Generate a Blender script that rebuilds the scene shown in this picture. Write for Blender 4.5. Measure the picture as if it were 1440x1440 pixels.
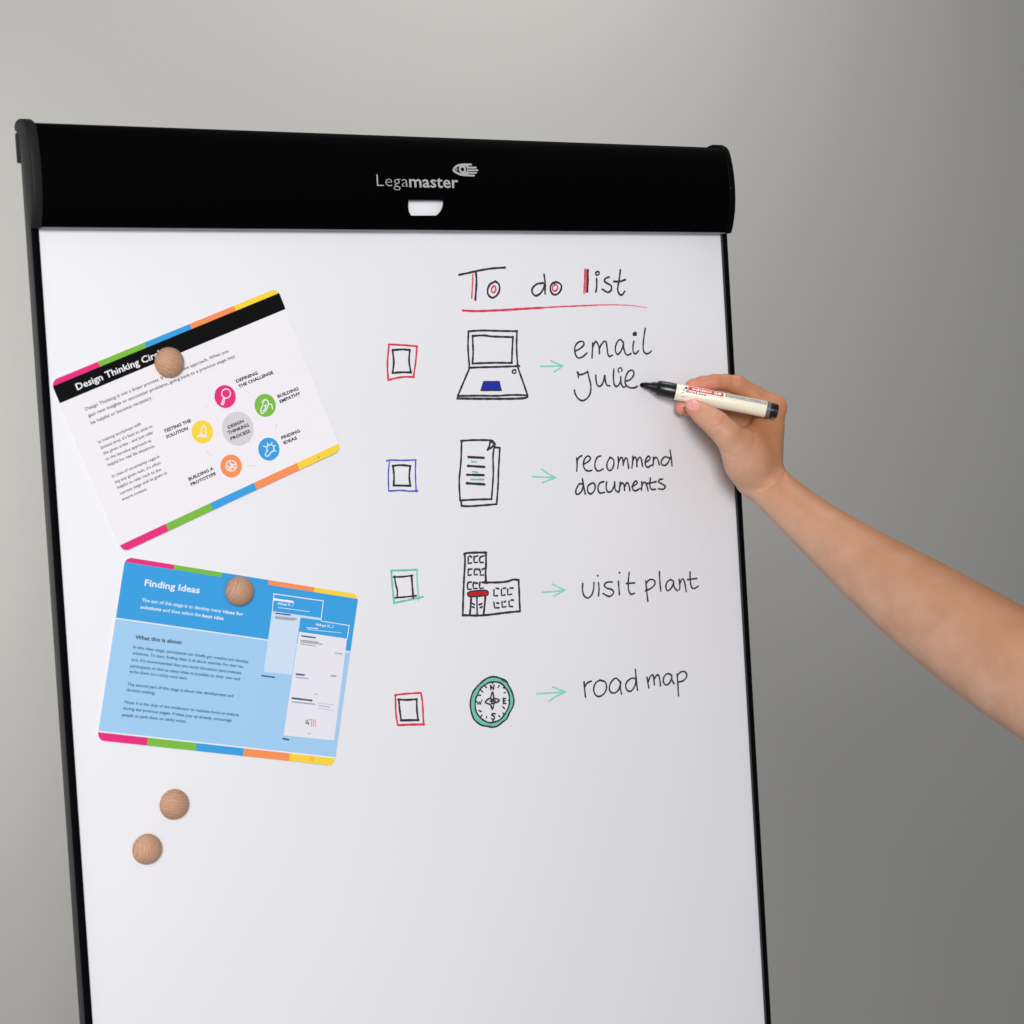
import bpy, bmesh, math, random
import numpy as np
from mathutils import Vector, Matrix
random.seed(7)
for o in list(bpy.data.objects): bpy.data.objects.remove(o)
S = bpy.context.scene; COL = S.collection

# ------------------------------------------------------------------ camera (solved from the board's and the cards' edges)
F = 2752.06                                   # focal length in pixels of a 1440 px wide picture
R = np.array([[0.8480648942229265, 0.05990438032683994, -0.5264953944758028],
              [-0.06886312902248203, 0.9976227651434886, 0.002586102993201604],
              [0.525398710169531, 0.034062937118160636, 0.8501740478672564]])
T = np.array([-0.36683896441429986, -0.22032731931297952, 1.515195054255388])
CAMB = -R.T @ T
def b2w(b): return Vector((float(b[0]), float(b[2]), float(-b[1])))      # board frame (right, down, into wall) -> world
cam_d = bpy.data.cameras.new('camera'); cam = bpy.data.objects.new('camera', cam_d); COL.objects.link(cam)
cr, cd, cf = b2w(R[0]), b2w(R[1]), b2w(R[2])
m = Matrix((cr, -cd, -cf)).transposed().to_4x4(); m.translation = b2w(CAMB); cam.matrix_world = m
cam_d.sensor_width = 36; cam_d.lens = 36 * F / 1440; cam_d.clip_end = 60; cam_d.clip_start = .05
S.camera = cam
cam_d.dof.use_dof = True; cam_d.dof.focus_distance = 1.72; cam_d.dof.aperture_fstop = 9

# ------------------------------------------------------------------ light
W = bpy.data.worlds.new('World'); S.world = W; W.use_nodes = True
bgn = W.node_tree.nodes['Background']; bgn.inputs[0].default_value = (.93, .96, 1, 1); bgn.inputs[1].default_value = .32
def area(name, loc, aim, size, power, color=(1, 1, 1), spread=180):
    d = bpy.data.lights.new(name, 'AREA'); d.shape = 'SQUARE'; d.size = size; d.energy = power; d.color = color
    d.spread = math.radians(spread)
    o = bpy.data.objects.new(name, d); COL.objects.link(o); o.location = loc
    o.rotation_euler = (Vector(aim) - Vector(loc)).to_track_quat('-Z', 'Y').to_euler(); return o
area('key_light', (-1.75, -4.0, .6), (.42, 0, -.45), 1.3, 167, (1, .975, .955))
area('wall_light', (-.8, .15, .1), (-.05, 1.0, -.25), .5, 18, (1, .99, .965), 110)  # unseen lamp added at the left to grade the wall's brightness
area('wall_light', (1.0, .1, 1.7), (1.15, 1.0, .35), .5, 20, (1, .99, .965), 100)  # second unseen lamp, added from above to brighten the upper wall
S.view_settings.view_transform = 'Standard'; S.view_settings.look = 'None'
S.view_settings.exposure = 0; S.view_settings.gamma = 1
S.render.resolution_x = 1024; S.render.resolution_y = 1024

# ------------------------------------------------------------------ helpers
def at(px, py, h=0):                           # point (mm, board frame) under picture point, h mm in front of the board
    d = R.T @ np.array([(px - 720) / F, (py - 720) / F, 1.0])
    k = (-h / 1000 - CAMB[2]) / d[2]
    q = CAMB + k * d
    return np.array([q[0] * 1000, q[1] * 1000])
def P(x, y, h): return (x / 1000, -h / 1000, -y / 1000)     # board mm -> world metres
def lin(c):
    c = c / 255; return c / 12.92 if c < .04045 else ((c + .055) / 1.055) ** 2.4
def mat(name, rgb, rough=.5, spec=.5, noise=0, nscale=30, bump=0, bscale=400, coat=0, metal=0, linear=False, k=1.0):
    mt = bpy.data.materials.new(name); mt.use_nodes = True; nt = mt.node_tree; bs = nt.nodes['Principled BSDF']
    c = rgb if linear else tuple(lin(v) * k for v in rgb)
    bs.inputs['Base Color'].default_value = (*c, 1); bs.inputs['Roughness'].default_value = rough
    bs.inputs['Specular IOR Level'].default_value = spec; bs.inputs['Metallic'].default_value = metal
    bs.inputs['Coat Weight'].default_value = coat
    if noise or bump: tc = nt.nodes.new('ShaderNodeTexCoord')
    if noise:
        n = nt.nodes.new('ShaderNodeTexNoise'); n.inputs['Scale'].default_value = nscale; n.inputs['Detail'].default_value = 4
        nt.links.new(tc.outputs['Object'], n.inputs['Vector'])
        mx = nt.nodes.new('ShaderNodeMix'); mx.data_type = 'RGBA'
        mx.inputs[6].default_value = (*[v * (1 - noise) for v in c], 1); mx.inputs[7].default_value = (*[min(1, v * (1 + noise)) for v in c], 1)
        nt.links.new(n.outputs['Fac'], mx.inputs[0]); nt.links.new(mx.outputs[2], bs.inputs['Base Color'])
    if bump:
        n2 = nt.nodes.new('ShaderNodeTexNoise'); n2.inputs['Scale'].default_value = bscale; n2.inputs['Detail'].default_value = 3
        nt.links.new(tc.outputs['Object'], n2.inputs['Vector'])
        bp = nt.nodes.new('ShaderNodeBump'); bp.inputs['Strength'].default_value = bump; bp.inputs['Distance'].default_value = .001
        nt.links.new(n2.outputs['Fac'], bp.inputs['Height']); nt.links.new(bp.outputs[0], bs.inputs['Normal'])
    return mt
ORG = {}
def empty(name, loc, label=None, cat=None, group=None):
    o = bpy.data.objects.new(name, None); COL.objects.link(o); o.location = loc; o.empty_display_size = .02
    ORG[o.name] = Vector(loc)
    if label: o['label'] = label
    if cat: o['category'] = cat
    if group: o['group'] = group
    return o
def mk(name, verts, faces, mats, parent=None, smooth=False, mi=None, label=None):   # verts in world metres
    off = ORG[parent.name] if parent is not None else Vector((0, 0, 0))
    me = bpy.data.meshes.new(name)
    me.from_pydata([(v[0] - off[0], v[1] - off[1], v[2] - off[2]) for v in verts], [], faces)
    mats = mats if isinstance(mats, (list, tuple)) else [mats]
    for x in mats: me.materials.append(x)
    if mi is not None: me.polygons.foreach_set('material_index', mi)
    if smooth: me.polygons.foreach_set('use_smooth', [True] * len(me.polygons))
    me.update()
    o = bpy.data.objects.new(name, me); COL.objects.link(o); ORG[o.name] = off
    if parent is not None: o.parent = parent
    if label: o['label'] = label
    return o
def bevel(o, w, seg=2):
    b = o.modifiers.new('bevel', 'BEVEL'); b.width = w; b.segments = seg; b.limit_method = 'ANGLE'; b.angle_limit = math.radians(35)
    for p in o.data.polygons: p.use_smooth = True
    return o
def box(x0, x1, y0, y1, h0, h1):
    v = [P(x, y, h) for h in (h0, h1) for x, y in ((x0, y0), (x1, y0), (x1, y1), (x0, y1))]
    return v, [(0, 1, 2, 3), (7, 6, 5, 4), (0, 4, 5, 1), (1, 5, 6, 2), (2, 6, 7, 3), (3, 7, 4, 0)]
def extrude_profile(prof, x0, x1):             # prof: list of (h, y)
    n = len(prof); v = [P(x0, y, h) for h, y in prof] + [P(x1, y, h) for h, y in prof]
    f = [(i, (i + 1) % n, (i + 1) % n + n, i + n) for i in range(n)] + [tuple(range(n))[::-1], tuple(range(n, 2 * n))]
    return v, f
def fix_normals(o):
    bm = bmesh.new(); bm.from_mesh(o.data); bmesh.ops.recalc_face_normals(bm, faces=bm.faces); bm.to_mesh(o.data); bm.free()

# ------------------------------------------------------------------ setting: the grey wall
wall_m = mat('wall_paint', (0, 0, 0), .85, .2)
nt = wall_m.node_tree; bs = nt.nodes['Principled BSDF']; tc = nt.nodes.new('ShaderNodeTexCoord')
n = nt.nodes.new('ShaderNodeTexNoise'); n.inputs['Scale'].default_value = 1.6; n.inputs['Detail'].default_value = 5
nt.links.new(tc.outputs['Object'], n.inputs['Vector'])
mx = nt.nodes.new('ShaderNodeMix'); mx.data_type = 'RGBA'
mx.inputs[6].default_value = (.212, .209, .201, 1); mx.inputs[7].default_value = (.226, .224, .217, 1)
nt.links.new(n.outputs['Fac'], mx.inputs[0]); nt.links.new(mx.outputs[2], bs.inputs['Base Color'])
n2 = nt.nodes.new('ShaderNodeTexNoise'); n2.inputs['Scale'].default_value = 160; n2.inputs['Detail'].default_value = 4
nt.links.new(tc.outputs['Object'], n2.inputs['Vector'])
bp = nt.nodes.new('ShaderNodeBump'); bp.inputs['Strength'].default_value = .12; bp.inputs['Distance'].default_value = .002
nt.links.new(n2.outputs['Fac'], bp.inputs['Height']); nt.links.new(bp.outputs[0], bs.inputs['Normal'])
WY = 1.0
wl = mk('wall', [(-4, WY, -2.2), (5, WY, -2.2), (5, WY, 2.6), (-4, WY, 2.6), (-4, WY + .12, -2.2), (5, WY + .12, -2.2), (5, WY + .12, 2.6), (-4, WY + .12, 2.6)],
        [(0, 1, 2, 3), (7, 6, 5, 4), (0, 4, 5, 1), (1, 5, 6, 2), (2, 6, 7, 3), (3, 7, 4, 0)], wall_m)
wl['kind'] = 'structure'

# ------------------------------------------------------------------ materials
blk = mat('black_anodised', (3, 3, 5), .6, .05, bump=.05, bscale=900)
blk_head = mat('black_header_plastic', (1, 1, 2), .6, .03, bump=.04, bscale=700)
cap_m = mat('charcoal_plastic', (26, 26, 29), .55, .2, noise=.08, nscale=60, bump=.12, bscale=1500)
side_m = mat('grey_side', (52, 51, 53), .5, .3, noise=.06, nscale=40, bump=.08, bscale=900)
white_m = mat('white_enamel', (0, 0, 0), .6, .14)
nt = white_m.node_tree; bs = nt.nodes['Principled BSDF']; tc = nt.nodes.new('ShaderNodeTexCoord')
n = nt.nodes.new('ShaderNodeTexNoise'); n.inputs['Scale'].default_value = 4; n.inputs['Detail'].default_value = 6
nt.links.new(tc.outputs['Object'], n.inputs['Vector'])
mx = nt.nodes.new('ShaderNodeMix'); mx.data_type = 'RGBA'
mx.inputs[6].default_value = (.765, .765, .808, 1); mx.inputs[7].default_value = (.80, .80, .842, 1)
nt.links.new(n.outputs['Fac'], mx.inputs[0]); nt.links.new(mx.outputs[2], bs.inputs['Base Color'])
n3 = nt.nodes.new('ShaderNodeTexNoise'); n3.inputs['Scale'].default_value = 24; n3.inputs['Detail'].default_value = 8
nt.links.new(tc.outputs['Object'], n3.inputs['Vector'])
mr = nt.nodes.new('ShaderNodeMapRange'); mr.inputs[3].default_value = .55; mr.inputs[4].default_value = .72
nt.links.new(n3.outputs['Fac'], mr.inputs[0]); nt.links.new(mr.outputs[0], bs.inputs['Roughness'])
edge_m = mat('white_edge', (225, 223, 230), .5, .3)
ink = {}
def inkmat(name, rgb, var=.35):
    mt = mat(name, rgb, .55, .25, noise=var, nscale=260); ink[name] = mt; return mt
K = inkmat('black_ink', (52, 51, 56), .45); RD = inkmat('red_ink', (218, 62, 84), .28); RDF = inkmat('red_fill_ink', (196, 26, 34), .25)
TL = inkmat('mint_ink', (142, 214, 198), .1); TLS = inkmat('teal_ink', (112, 196, 170), .25); BL = inkmat('blue_ink', (88, 96, 196), .3)
BLF = inkmat('blue_fill_ink', (32, 44, 176), .3); PK = inkmat('pale_red_ink', (232, 120, 134), .15); PU = inkmat('plum_ink', (64, 42, 58), .3)
RDL = inkmat('light_red_ink', (226, 96, 108), .2)

# ------------------------------------------------------------------ the flip chart
chart = empty('flip_chart', (.3335, 0, -.5), 'white board on a black frame with black header, to do list drawn on it', 'flip chart')
BW, BH = 667.0, 1000.0
v, f = box(0, BW, -79, BH, -7, 0)
board = mk('writing_board', v, f, white_m, chart); bevel(board, .0006)
# side rails
for x0, x1 in ((-6.8, -.15), (BW + .15, BW + 6.4)):
    v, f = box(x0, x1, -72, BH + 6, -11, 2.2)
    r_ = mk('frame_rail', v, f, [blk, side_m], chart); 
    r_.data.polygons[5].material_index = 1; bevel(r_, .0008)
v, f = box(-6.8, BW + 6.4, BH + 6.2, BH + 14, -11, 2.2); bevel(mk('bottom_rail', v, f, blk, chart), .0008)
v, f = box(30, BW - 30, -70, -40, -30, -11.4); bevel(mk('rear_beam', v, f, blk, chart), .002)
# header
front = [(7.6, .6), (10.5, -3), (13.2, -10), (15.6, -19), (17, -29), (17.5, -40), (17.1, -51), (15.8, -61), (13.8, -69.5), (11.6, -75.2), (9.6, -77.6), (6.5, -79.6)]
fy = np.array([p[1] for p in front])[::-1]; fh = np.array([p[0] for p in front])[::-1]
def header_h(x, y=None):
    y = x if y is None else y
    return float(np.interp(y, fy, fh))
def at_header(px, py):
    h = 15
    for _ in range(6):
        q = at(px, py, h); h = header_h(q[1])
    return q[0], q[1], h
top_in = [(-6, -79.6), (-6, -78), (6, -78)]
inner = [(h - 1.8, min(y, -1.2) if y > -1 else y + (1.0 if y < -74 else 0)) for h, y in front][::-1]
prof = front + [(-6, -80.5), (-6, -78.8)] + inner
v, f = extrude_profile(prof, .3, BW - .3)
head = mk('header_panel', v, f, [blk_head, blk], chart); fix_normals(head)
# grip hole through the header
hz = [(507, 592), (867, 592), (866, 640), (856, 684), (834, 722), (806, 746), (550, 746), (526, 716), (511, 672), (506, 630)]
hp = [at(500 + x * .138889, 200 + y * .138889, 11) for x, y in hz]
nv = len(hp)
cv = [P(a[0], a[1], 4) for a in hp] + [P(a[0], a[1], 30) for a in hp]
cf_ = [(i, (i + 1) % nv, (i + 1) % nv + nv, i + nv) for i in range(nv)] + [tuple(range(nv))[::-1], tuple(range(nv, 2 * nv))]
cut = mk('cutter', cv, cf_, blk_head); fix_normals(cut)
bo = head.modifiers.new('hole', 'BOOLEAN'); bo.object = cut; bo.operation = 'DIFFERENCE'; bo.solver = 'EXACT'
bpy.context.view_layer.update()
dg = bpy.context.evaluated_depsgraph_get()
nm = bpy.data.meshes.new_from_object(head.evaluated_get(dg)); head.modifiers.clear(); head.data = nm; bpy.data.objects.remove(cut)
for p in nm.polygons: p.use_smooth = abs(p.normal.x) < .5
try: nm.set_sharp_from_angle(angle=math.radians(35))
except Exception: pass
v, f = box(290, 450, -38, -6, .2, 9.5); bevel(mk('paper_pad', v, f, mat('pad_paper', (238, 236, 244), .7, .2), chart), .001)
# thin light edge under the header
v, f = box(.5, BW - .5, .95, 1.7, 5.6, 7.4); mk('header_lip', v, f, mat('lip_grey', (120, 118, 122), .35, .5), chart)
capp = [(8.2, 1.6), (11, -3), (13.8, -10), (16.3, -19), (17.7, -29), (18.2, -40), (17.8, -51), (16.5, -61), (14.5, -70), (12.3, -76), (9, -80), (3, -83), (-6, -84.6), (-13, -84.2), (-17, -81.5), (-17.6, -77.5),
        (-14, -75.5), (-10, -73.5), (-5, -67), (-3.2, -58), (-2.6, -40), (-1.5, -20), (1, -6), (3.5, 1.6)]
for x0, x1 in ((-8.2, .2), (BW - .2, BW + 7)):
    v, f = extrude_profile(capp, x0, x1)
    c_ = mk('end_cap', v, f, [cap_m if x0 < 0 else blk], chart); fix_normals(c_); bevel(c_, .0016, 3)
v, f = box(-7.6, -1.0, -75.4, -52, -18.5, -11.5); bevel(mk('hinge_block', v, f, cap_m, chart), .001)
q = at_header(1026.5, 264); v, f = box(q[0] - .4, q[0] + .8, q[1] - .8, q[1] + .8, 18.0, 18.5)
bevel(mk('cap_screw', v, f, side_m, chart), .0002)

# ------------------------------------------------------------------ lettering (built-in font turned into flat meshes)
_cache = {}
def glyphs(s, bold=0.0):
    key = (s, bold)
    if key not in _cache:
        c = bpy.data.curves.new('t', 'FONT'); c.body = s; c.size = 1; c.resolution_u = 2; c.offset = bold; c.fill_mode = 'FRONT'
        o = bpy.data.objects.new('t', c); COL.objects.link(o); bpy.context.view_layer.update()
        me = bpy.data.meshes.new_from_object(o.evaluated_get(bpy.context.evaluated_depsgraph_get()))
        v = np.array([(a.co.x, a.co.y) for a in me.vertices]).reshape(-1, 2); f = [tuple(p.vertices) for p in me.polygons]
        bpy.data.objects.remove(o); bpy.data.meshes.remove(me); bpy.data.curves.remove(c)
        _cache[key] = (v, f)
    return _cache[key]
CAP = glyphs('H')[0][:, 1].max()
class Flat:                                    # gathers flat printed shapes: (x, y, extra height) + faces
    def __init__(s): s.v = []; s.f = []; s.m = []; s.mats = []; s.lift = 0.0
    def mi(s, m_):
        if m_ not in s.mats: s.mats.append(m_)
        return s.mats.index(m_)
    def text(s, st, A, B, cap, m_, bold=0.0, dh=.12):
        v, f = glyphs(st, bold); A = np.array(A); B = np.array(B)
        d = B - A; L = np.linalg.norm(d); d = d / L; up = np.array([d[1], -d[0]])
        x0, x1 = v[:, 0].min(), v[:, 0].max()
        s.lift += .003
        b = len(s.v)
        for x, y in v:
            q = A + d * (x - x0) / (x1 - x0) * L + up * (y / CAP * cap); s.v.append((q[0], q[1], dh + s.lift))
        k = s.mi(m_)
        for p in f: s.f.append(tuple(b + i for i in p)); s.m.append(k)
    def poly(s, pts, m_, dh=.05):
        b = len(s.v); s.lift += .003
        for q in pts: s.v.append((q[0], q[1], dh + s.lift))
        s.f.append(tuple(range(b, b + len(pts)))); s.m.append(s.mi(m_))
    def disc(s, c, r, m_, dh=.05, n=40, wob=0):
        s.poly([(c[0] + r * math.cos(2 * math.pi * i / n), c[1] - r * math.sin(2 * math.pi * i / n)) for i in range(n)], m_, dh)
    def stroke(s, pts, w, m_, smooth=True, dh=.1, taper=False):
        pts = [np.array(p_, float) for p_ in pts]
        if smooth and len(pts) > 2:
            out = []; n_ = len(pts); closed = np.linalg.norm(pts[0] - pts[-1]) < 1e-6
            for i in range(n_ - 1):
                p0 = pts[i - 1] if i > 0 else (pts[-2] if closed else 2 * pts[0] - pts[1])
                p1, p2 = pts[i], pts[i + 1]
                p3 = pts[i + 2] if i + 2 < n_ else (pts[1] if closed else 2 * pts[-1] - pts[-2])
                L = np.linalg.norm(p2 - p1); k = max(3, min(12, int(L / .9)))
                for j in range(k):
                    t = j / k
                    out.append(.5 * ((2 * p1) + (-p0 + p2) * t + (2 * p0 - 5 * p1 + 4 * p2 - p3) * t * t + (-p0 + 3 * p1 - 3 * p2 + p3) * t ** 3))
            out.append(pts[-1]); pts = out
        else:
            out = []
            for a, b in zip(pts, pts[1:]):
                k = max(1, int(np.linalg.norm(b - a) / 4))
                for j in range(k): out.append(a + (b - a) * j / k)
            out.append(pts[-1]); pts = out
        pts = [pts[0]] + [b for a, b in zip(pts, pts[1:]) if np.linalg.norm(b - a) > 1e-4]
        if len(pts) < 2: pts = [pts[0], pts[0] + np.array([.2, 0])]
        n_ = len(pts); k = s.mi(m_); s.lift += .004; b = len(s.v); ph = random.random() * 9
        tang = [pts[min(i + 1, n_ - 1)] - pts[max(i - 1, 0)] for i in range(n_)]
        tang = [t_ / (np.linalg.norm(t_) + 1e-9) for t_ in tang]
        acc = 0
        rows = []
        for i in range(n_):
            if i: acc += np.linalg.norm(pts[i] - pts[i - 1])
            ww = w * 1.1 * (1 + .10 * math.sin(acc * .55 + ph) + .06 * math.sin(acc * 1.7 + ph * 2))
            if taper: ww *= 1 - .45 * i / n_
            nn = np.array([tang[i][1], -tang[i][0]])
            s.lift += .00025
            for sd in (-.5, 0, .5):
                q = pts[i] + nn * ww * sd; s.v.append((q[0], q[1], dh + s.lift))
            rows.append(ww)
        for i in range(n_ - 1):
            for j in (0, 1):
                s.f.append((b + 3 * i + j, b + 3 * i + j + 1, b + 3 * i + 4 + j, b + 3 * i + 3 + j)); s.m.append(k)
        for end, i in ((-1, 0), (1, n_ - 1)):     # round caps
            c0 = len(s.v); tg = tang[i] * end; nn = np.array([tg[1], -tg[0]]); ww = rows[i] / 2; s.lift += .0005
            s.v.append((pts[i][0], pts[i][1], dh + s.lift))
            for a in range(7):
                an = -math.pi / 2 + math.pi * a / 6; q = pts[i] + tg * math.cos(an) * ww + nn * math.sin(an) * ww
                s.v.append((q[0], q[1], dh + s.lift))
            for a in range(6): s.f.append((c0, c0 + 1 + a, c0 + 2 + a)); s.m.append(k)
    def build(s, name, parent, hf=lambda x, y: 0, label=None):
        vs = [P(x, y, hf(x, y) + e) for x, y, e in s.v]
        o = mk(name, vs, s.f, s.mats, parent, mi=s.m, label=label)
        bm = bmesh.new(); bm.from_mesh(o.data)
        for fc in bm.faces:
            fc.normal_update()
            if fc.normal.y > 0: fc.normal_flip()
        bm.to_mesh(o.data); bm.free(); return o

# header logo
HL = Flat(); lg = mat('logo_grey', (176, 174, 177), .5, .3)
def LZ(x, y): q = at_header(500 + x * .138889, 200 + y * .138889); return (q[0], q[1])
HL.text('Lega', LZ(216, 444), LZ(532, 452), 12.6 * .79, lg, bold=-.016, dh=.25)
HL.text('master', LZ(544, 454), LZ(1040, 463), 12.6 * .79, lg, bold=.012, dh=.25)
HL.build('logo_lettering', head, header_h)
EM = Flat()
EM.poly([LZ(*p) for p in ((980, 284), (990, 258), (1012, 236), (1042, 222), (1078, 216), (1120, 216), (1146, 218), (1146, 346), (1100, 344), (1050, 334), (1012, 316), (990, 300))], lg, .2)
for y, x in ((226, 1170), (257, 1216), (283, 1234), (309, 1220), (336, 1196)):
    EM.stroke([LZ(1132, y), LZ(x, y)], 1.55, lg, False, .25)
for y in (243, 271, 297, 323): EM.stroke([LZ(1142, y), LZ(1215, y)], .7, blk_head, False, .3)
EM.poly([LZ(*p) for p in ((1000, 278), (1020, 256), (1050, 243), (1085, 240), (1118, 250), (1132, 276), (1118, 304), (1085, 314), (1050, 310), (1020, 298))], blk_head, .35)
EM.disc(LZ(1080, 276), 3.6, lg, .42); EM.disc(LZ(1080, 276), 1.7, blk_head, .5); EM.poly([LZ(*p) for p in ((1008, 278), (1030, 262), (1024, 280), (1030, 294))], lg, .42)
EM.build('emblem', head, header_h)

# ------------------------------------------------------------------ drawings on the board (traced as strokes of ink lying on its surface)
def zoomer(ox, oy, s, h=0): return lambda pts: [at(ox + x * s, oy + y * s, h) for x, y in pts]
Z1 = zoomer(630, 360, .208333); Z2 = zoomer(530, 460, .180556); Z3 = zoomer(740, 600, .180556); Z4 = zoomer(530, 760, .194465)
Z5 = zoomer(740, 900, .180556); Z6 = zoomer(640, 770, .0763889); Z7 = zoomer(650, 940, .0625); Z8 = zoomer(780, 460, .125)
def draw(name, Z, items, label=None):
    fl = Flat()
    for it in items:
        m_, w, pts = it[:3]; opt = it[3] if len(it) > 3 else ''
        if opt == 'fill': fl.poly(Z(pts), m_, .03)
        else: fl.stroke(Z(pts), w, m_, opt != 'straight', .05, taper='taper' in opt)
    return fl.build(name, board, label=label)
w = 1.75
HEAD = ([
    (RDL, 1.5, [(168, 125), (165, 200), (160, 285)]), (K, w, [(75, 127), (130, 116), (200, 100), (290, 85), (385, 78)]),
    (K, 1.9, [(188, 108), (192, 180), (184, 295)]),
    (K, w, [(320, 172), (285, 190), (268, 225), (272, 262), (300, 282), (332, 262), (348, 225), (342, 190), (318, 170)]),
    (RD, 1.4, [(310, 200), (295, 218), (297, 242), (312, 247), (323, 225), (316, 203), (306, 200)]),
    (K, w, [(640, 182), (600, 190), (572, 215), (568, 245), (590, 268), (620, 255), (645, 220), (652, 190)]), (K, w, [(648, 125), (655, 180), (655, 255)]),
    (K, w, [(735, 175), (705, 185), (690, 215), (700, 250), (725, 262), (752, 245), (766, 212), (757, 188), (730, 175)]),
    (RD, 1.4, [(722, 192), (705, 210), (708, 230), (725, 236), (740, 218), (735, 198), (718, 192)]),
    (RD, 1.5, [(925, 88), (922, 160), (918, 255)]), (RDL, 1.3, [(934, 92), (932, 165), (930, 245)]), (K, 2.1, [(944, 95), (943, 165), (940, 240)]),
    (K, 1.5, [(1008, 105), (996, 115), (1003, 130), (1018, 124), (1020, 108), (1006, 105)]), (K, w, [(1003, 155), (1004, 200), (998, 242)]),
    (K, w, [(1088, 142), (1065, 150), (1055, 168), (1075, 185), (1100, 200), (1102, 228), (1078, 245), (1042, 225)]),
    (K, w, [(1163, 95), (1155, 160), (1145, 225), (1158, 258), (1175, 262), (1193, 238)]), (K, w, [(1120, 172), (1160, 172), (1197, 160)])])
for a_, b_, l_ in ((0, 500, 'handwritten word To'), (500, 850, 'handwritten word do'), (850, 1300, 'handwritten word list')):
    draw('heading_word', Z1, [it for it in HEAD if a_ <= it[2][0][0] < b_], l_)
draw('heading_underline', Z1, [(RD, 1.9, [(100, 368), (200, 372), (350, 366), (520, 356), (640, 349)]), (RDL, 1.4, [(630, 350), (760, 342), (880, 337), (1000, 332)]),
                               (PK, 1.25, [(990, 332), (1100, 329), (1200, 332), (1270, 338), (1340, 348)], 'taper')])
lw = 1.7
draw('laptop_drawing', Z1, [
    (BLF, 0, [(240, 850), (345, 850), (356, 904), (224, 904)], 'fill'),
    (K, lw, [(136, 508), (240, 503), (350, 506), (467, 508)]), (K, lw, [(138, 508), (135, 620), (145, 755)]), (K, lw, [(465, 505), (463, 620), (470, 745)]),
    (K, lw, [(140, 755), (200, 752), (350, 748), (482, 743)]), (K, lw, [(165, 540), (240, 536), (300, 543), (440, 548)]), (K, lw, [(438, 545), (433, 640), (430, 722)]),
    (K, lw, [(432, 722), (300, 721), (163, 726)]), (K, lw, [(165, 726), (169, 640), (165, 538)]), (K, lw, [(145, 757), (105, 850), (65, 945)]), (K, lw, [(470, 750), (502, 840), (537, 940)]),
    (K, lw, [(65, 945), (200, 943), (330, 944), (430, 938), (530, 940)]), (K, lw, [(66, 945), (64, 962)]), (K, 1.9, [(62, 962), (250, 964), (450, 963), (528, 956), (537, 940)]),
    (K, 1.3, [(447, 768), (433, 778), (440, 792), (456, 788), (457, 772), (445, 768)]),
    (K, 1.1, [(240, 848), (345, 848)]), (K, 1.1, [(345, 848), (358, 906)]), (K, 1.5, [(360, 906), (222, 906)]), (K, 1.1, [(222, 906), (240, 848)])])
aw = 1.5
draw('arrow_drawing', Z1, [(TL, aw, [(625, 745), (700, 744), (770, 742)]), (TL, aw, [(695, 708), (735, 725), (772, 742)]), (TL, aw, [(718, 780), (745, 765), (772, 742)])], 'mint arrow beside the laptop drawing')
hw = 1.55
draw('handwriting', Z8, [
    (K, hw, [(232, 268), (280, 245), (325, 205), (325, 170), (295, 160), (255, 180), (228, 225), (228, 285), (245, 330), (275, 348), (320, 330), (365, 290)]),
    (K, hw, [(428, 180), (425, 240), (420, 345)]), (K, hw, [(424, 250), (438, 200), (462, 162), (480, 180), (500, 235), (503, 300)]),
    (K, hw, [(503, 240), (522, 200), (560, 158), (580, 175), (590, 240), (600, 310), (620, 330), (650, 315)]),
    (K, hw, [(770, 175), (740, 140), (705, 165), (682, 230), (690, 290), (715, 305), (750, 260), (775, 190)]), (K, hw, [(772, 165), (775, 230), (795, 295), (820, 315), (858, 298)]),
    (K, hw, [(890, 160), (880, 220), (885, 280), (910, 300), (945, 265)]), (K, 3.6, [(893, 80), (905, 76)]),
    (K, hw, [(1018, 15), (1005, 100), (995, 200), (1000, 270), (1030, 300), (1065, 290), (1088, 268)]),
    (K, hw, [(250, 505), (270, 533), (320, 528), (372, 500)]), (K, hw, [(262, 510), (265, 570)]),
    (K, hw, [(370, 500), (385, 570), (405, 650), (400, 740), (365, 800), (310, 828), (260, 800), (230, 750), (222, 710)]),
    (K, hw, [(462, 540), (465, 600), (480, 655), (510, 665), (540, 630), (562, 545)]), (K, hw, [(565, 545), (570, 610), (590, 655), (620, 660)]),
    (K, hw, [(665, 470), (660, 560), (668, 640), (690, 668), (720, 650), (742, 600), (742, 560)]), (K, hw, [(742, 560), (745, 630), (770, 675), (795, 670)]),
    (K, 1.3, [(722, 508), (712, 480), (735, 455), (758, 475), (752, 495)]),
    (K, hw, [(808, 605), (850, 590), (885, 545), (887, 500), (860, 485), (825, 505), (795, 570), (795, 640), (830, 675), (870, 685), (905, 680), (930, 665)])],
     'handwritten words email Julie')
cw = 1.6
draw('checkbox_drawing', Z2, [(RD, cw, [(92, 135), (200, 140), (315, 150)]), (RD, cw, [(312, 150), (303, 260), (285, 390)]), (RD, cw, [(287, 388), (190, 390), (90, 412)]), (RD, cw, [(88, 412), (82, 280), (95, 133)]),
    (K, lw, [(120, 180), (190, 174), (258, 178)]), (K, lw, [(257, 178), (250, 260), (264, 354)]), (K, lw, [(267, 353), (190, 352), (120, 358)]), (K, lw, [(122, 358), (131, 270), (121, 178)])], 'red square around black checkbox beside the laptop')
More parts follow.
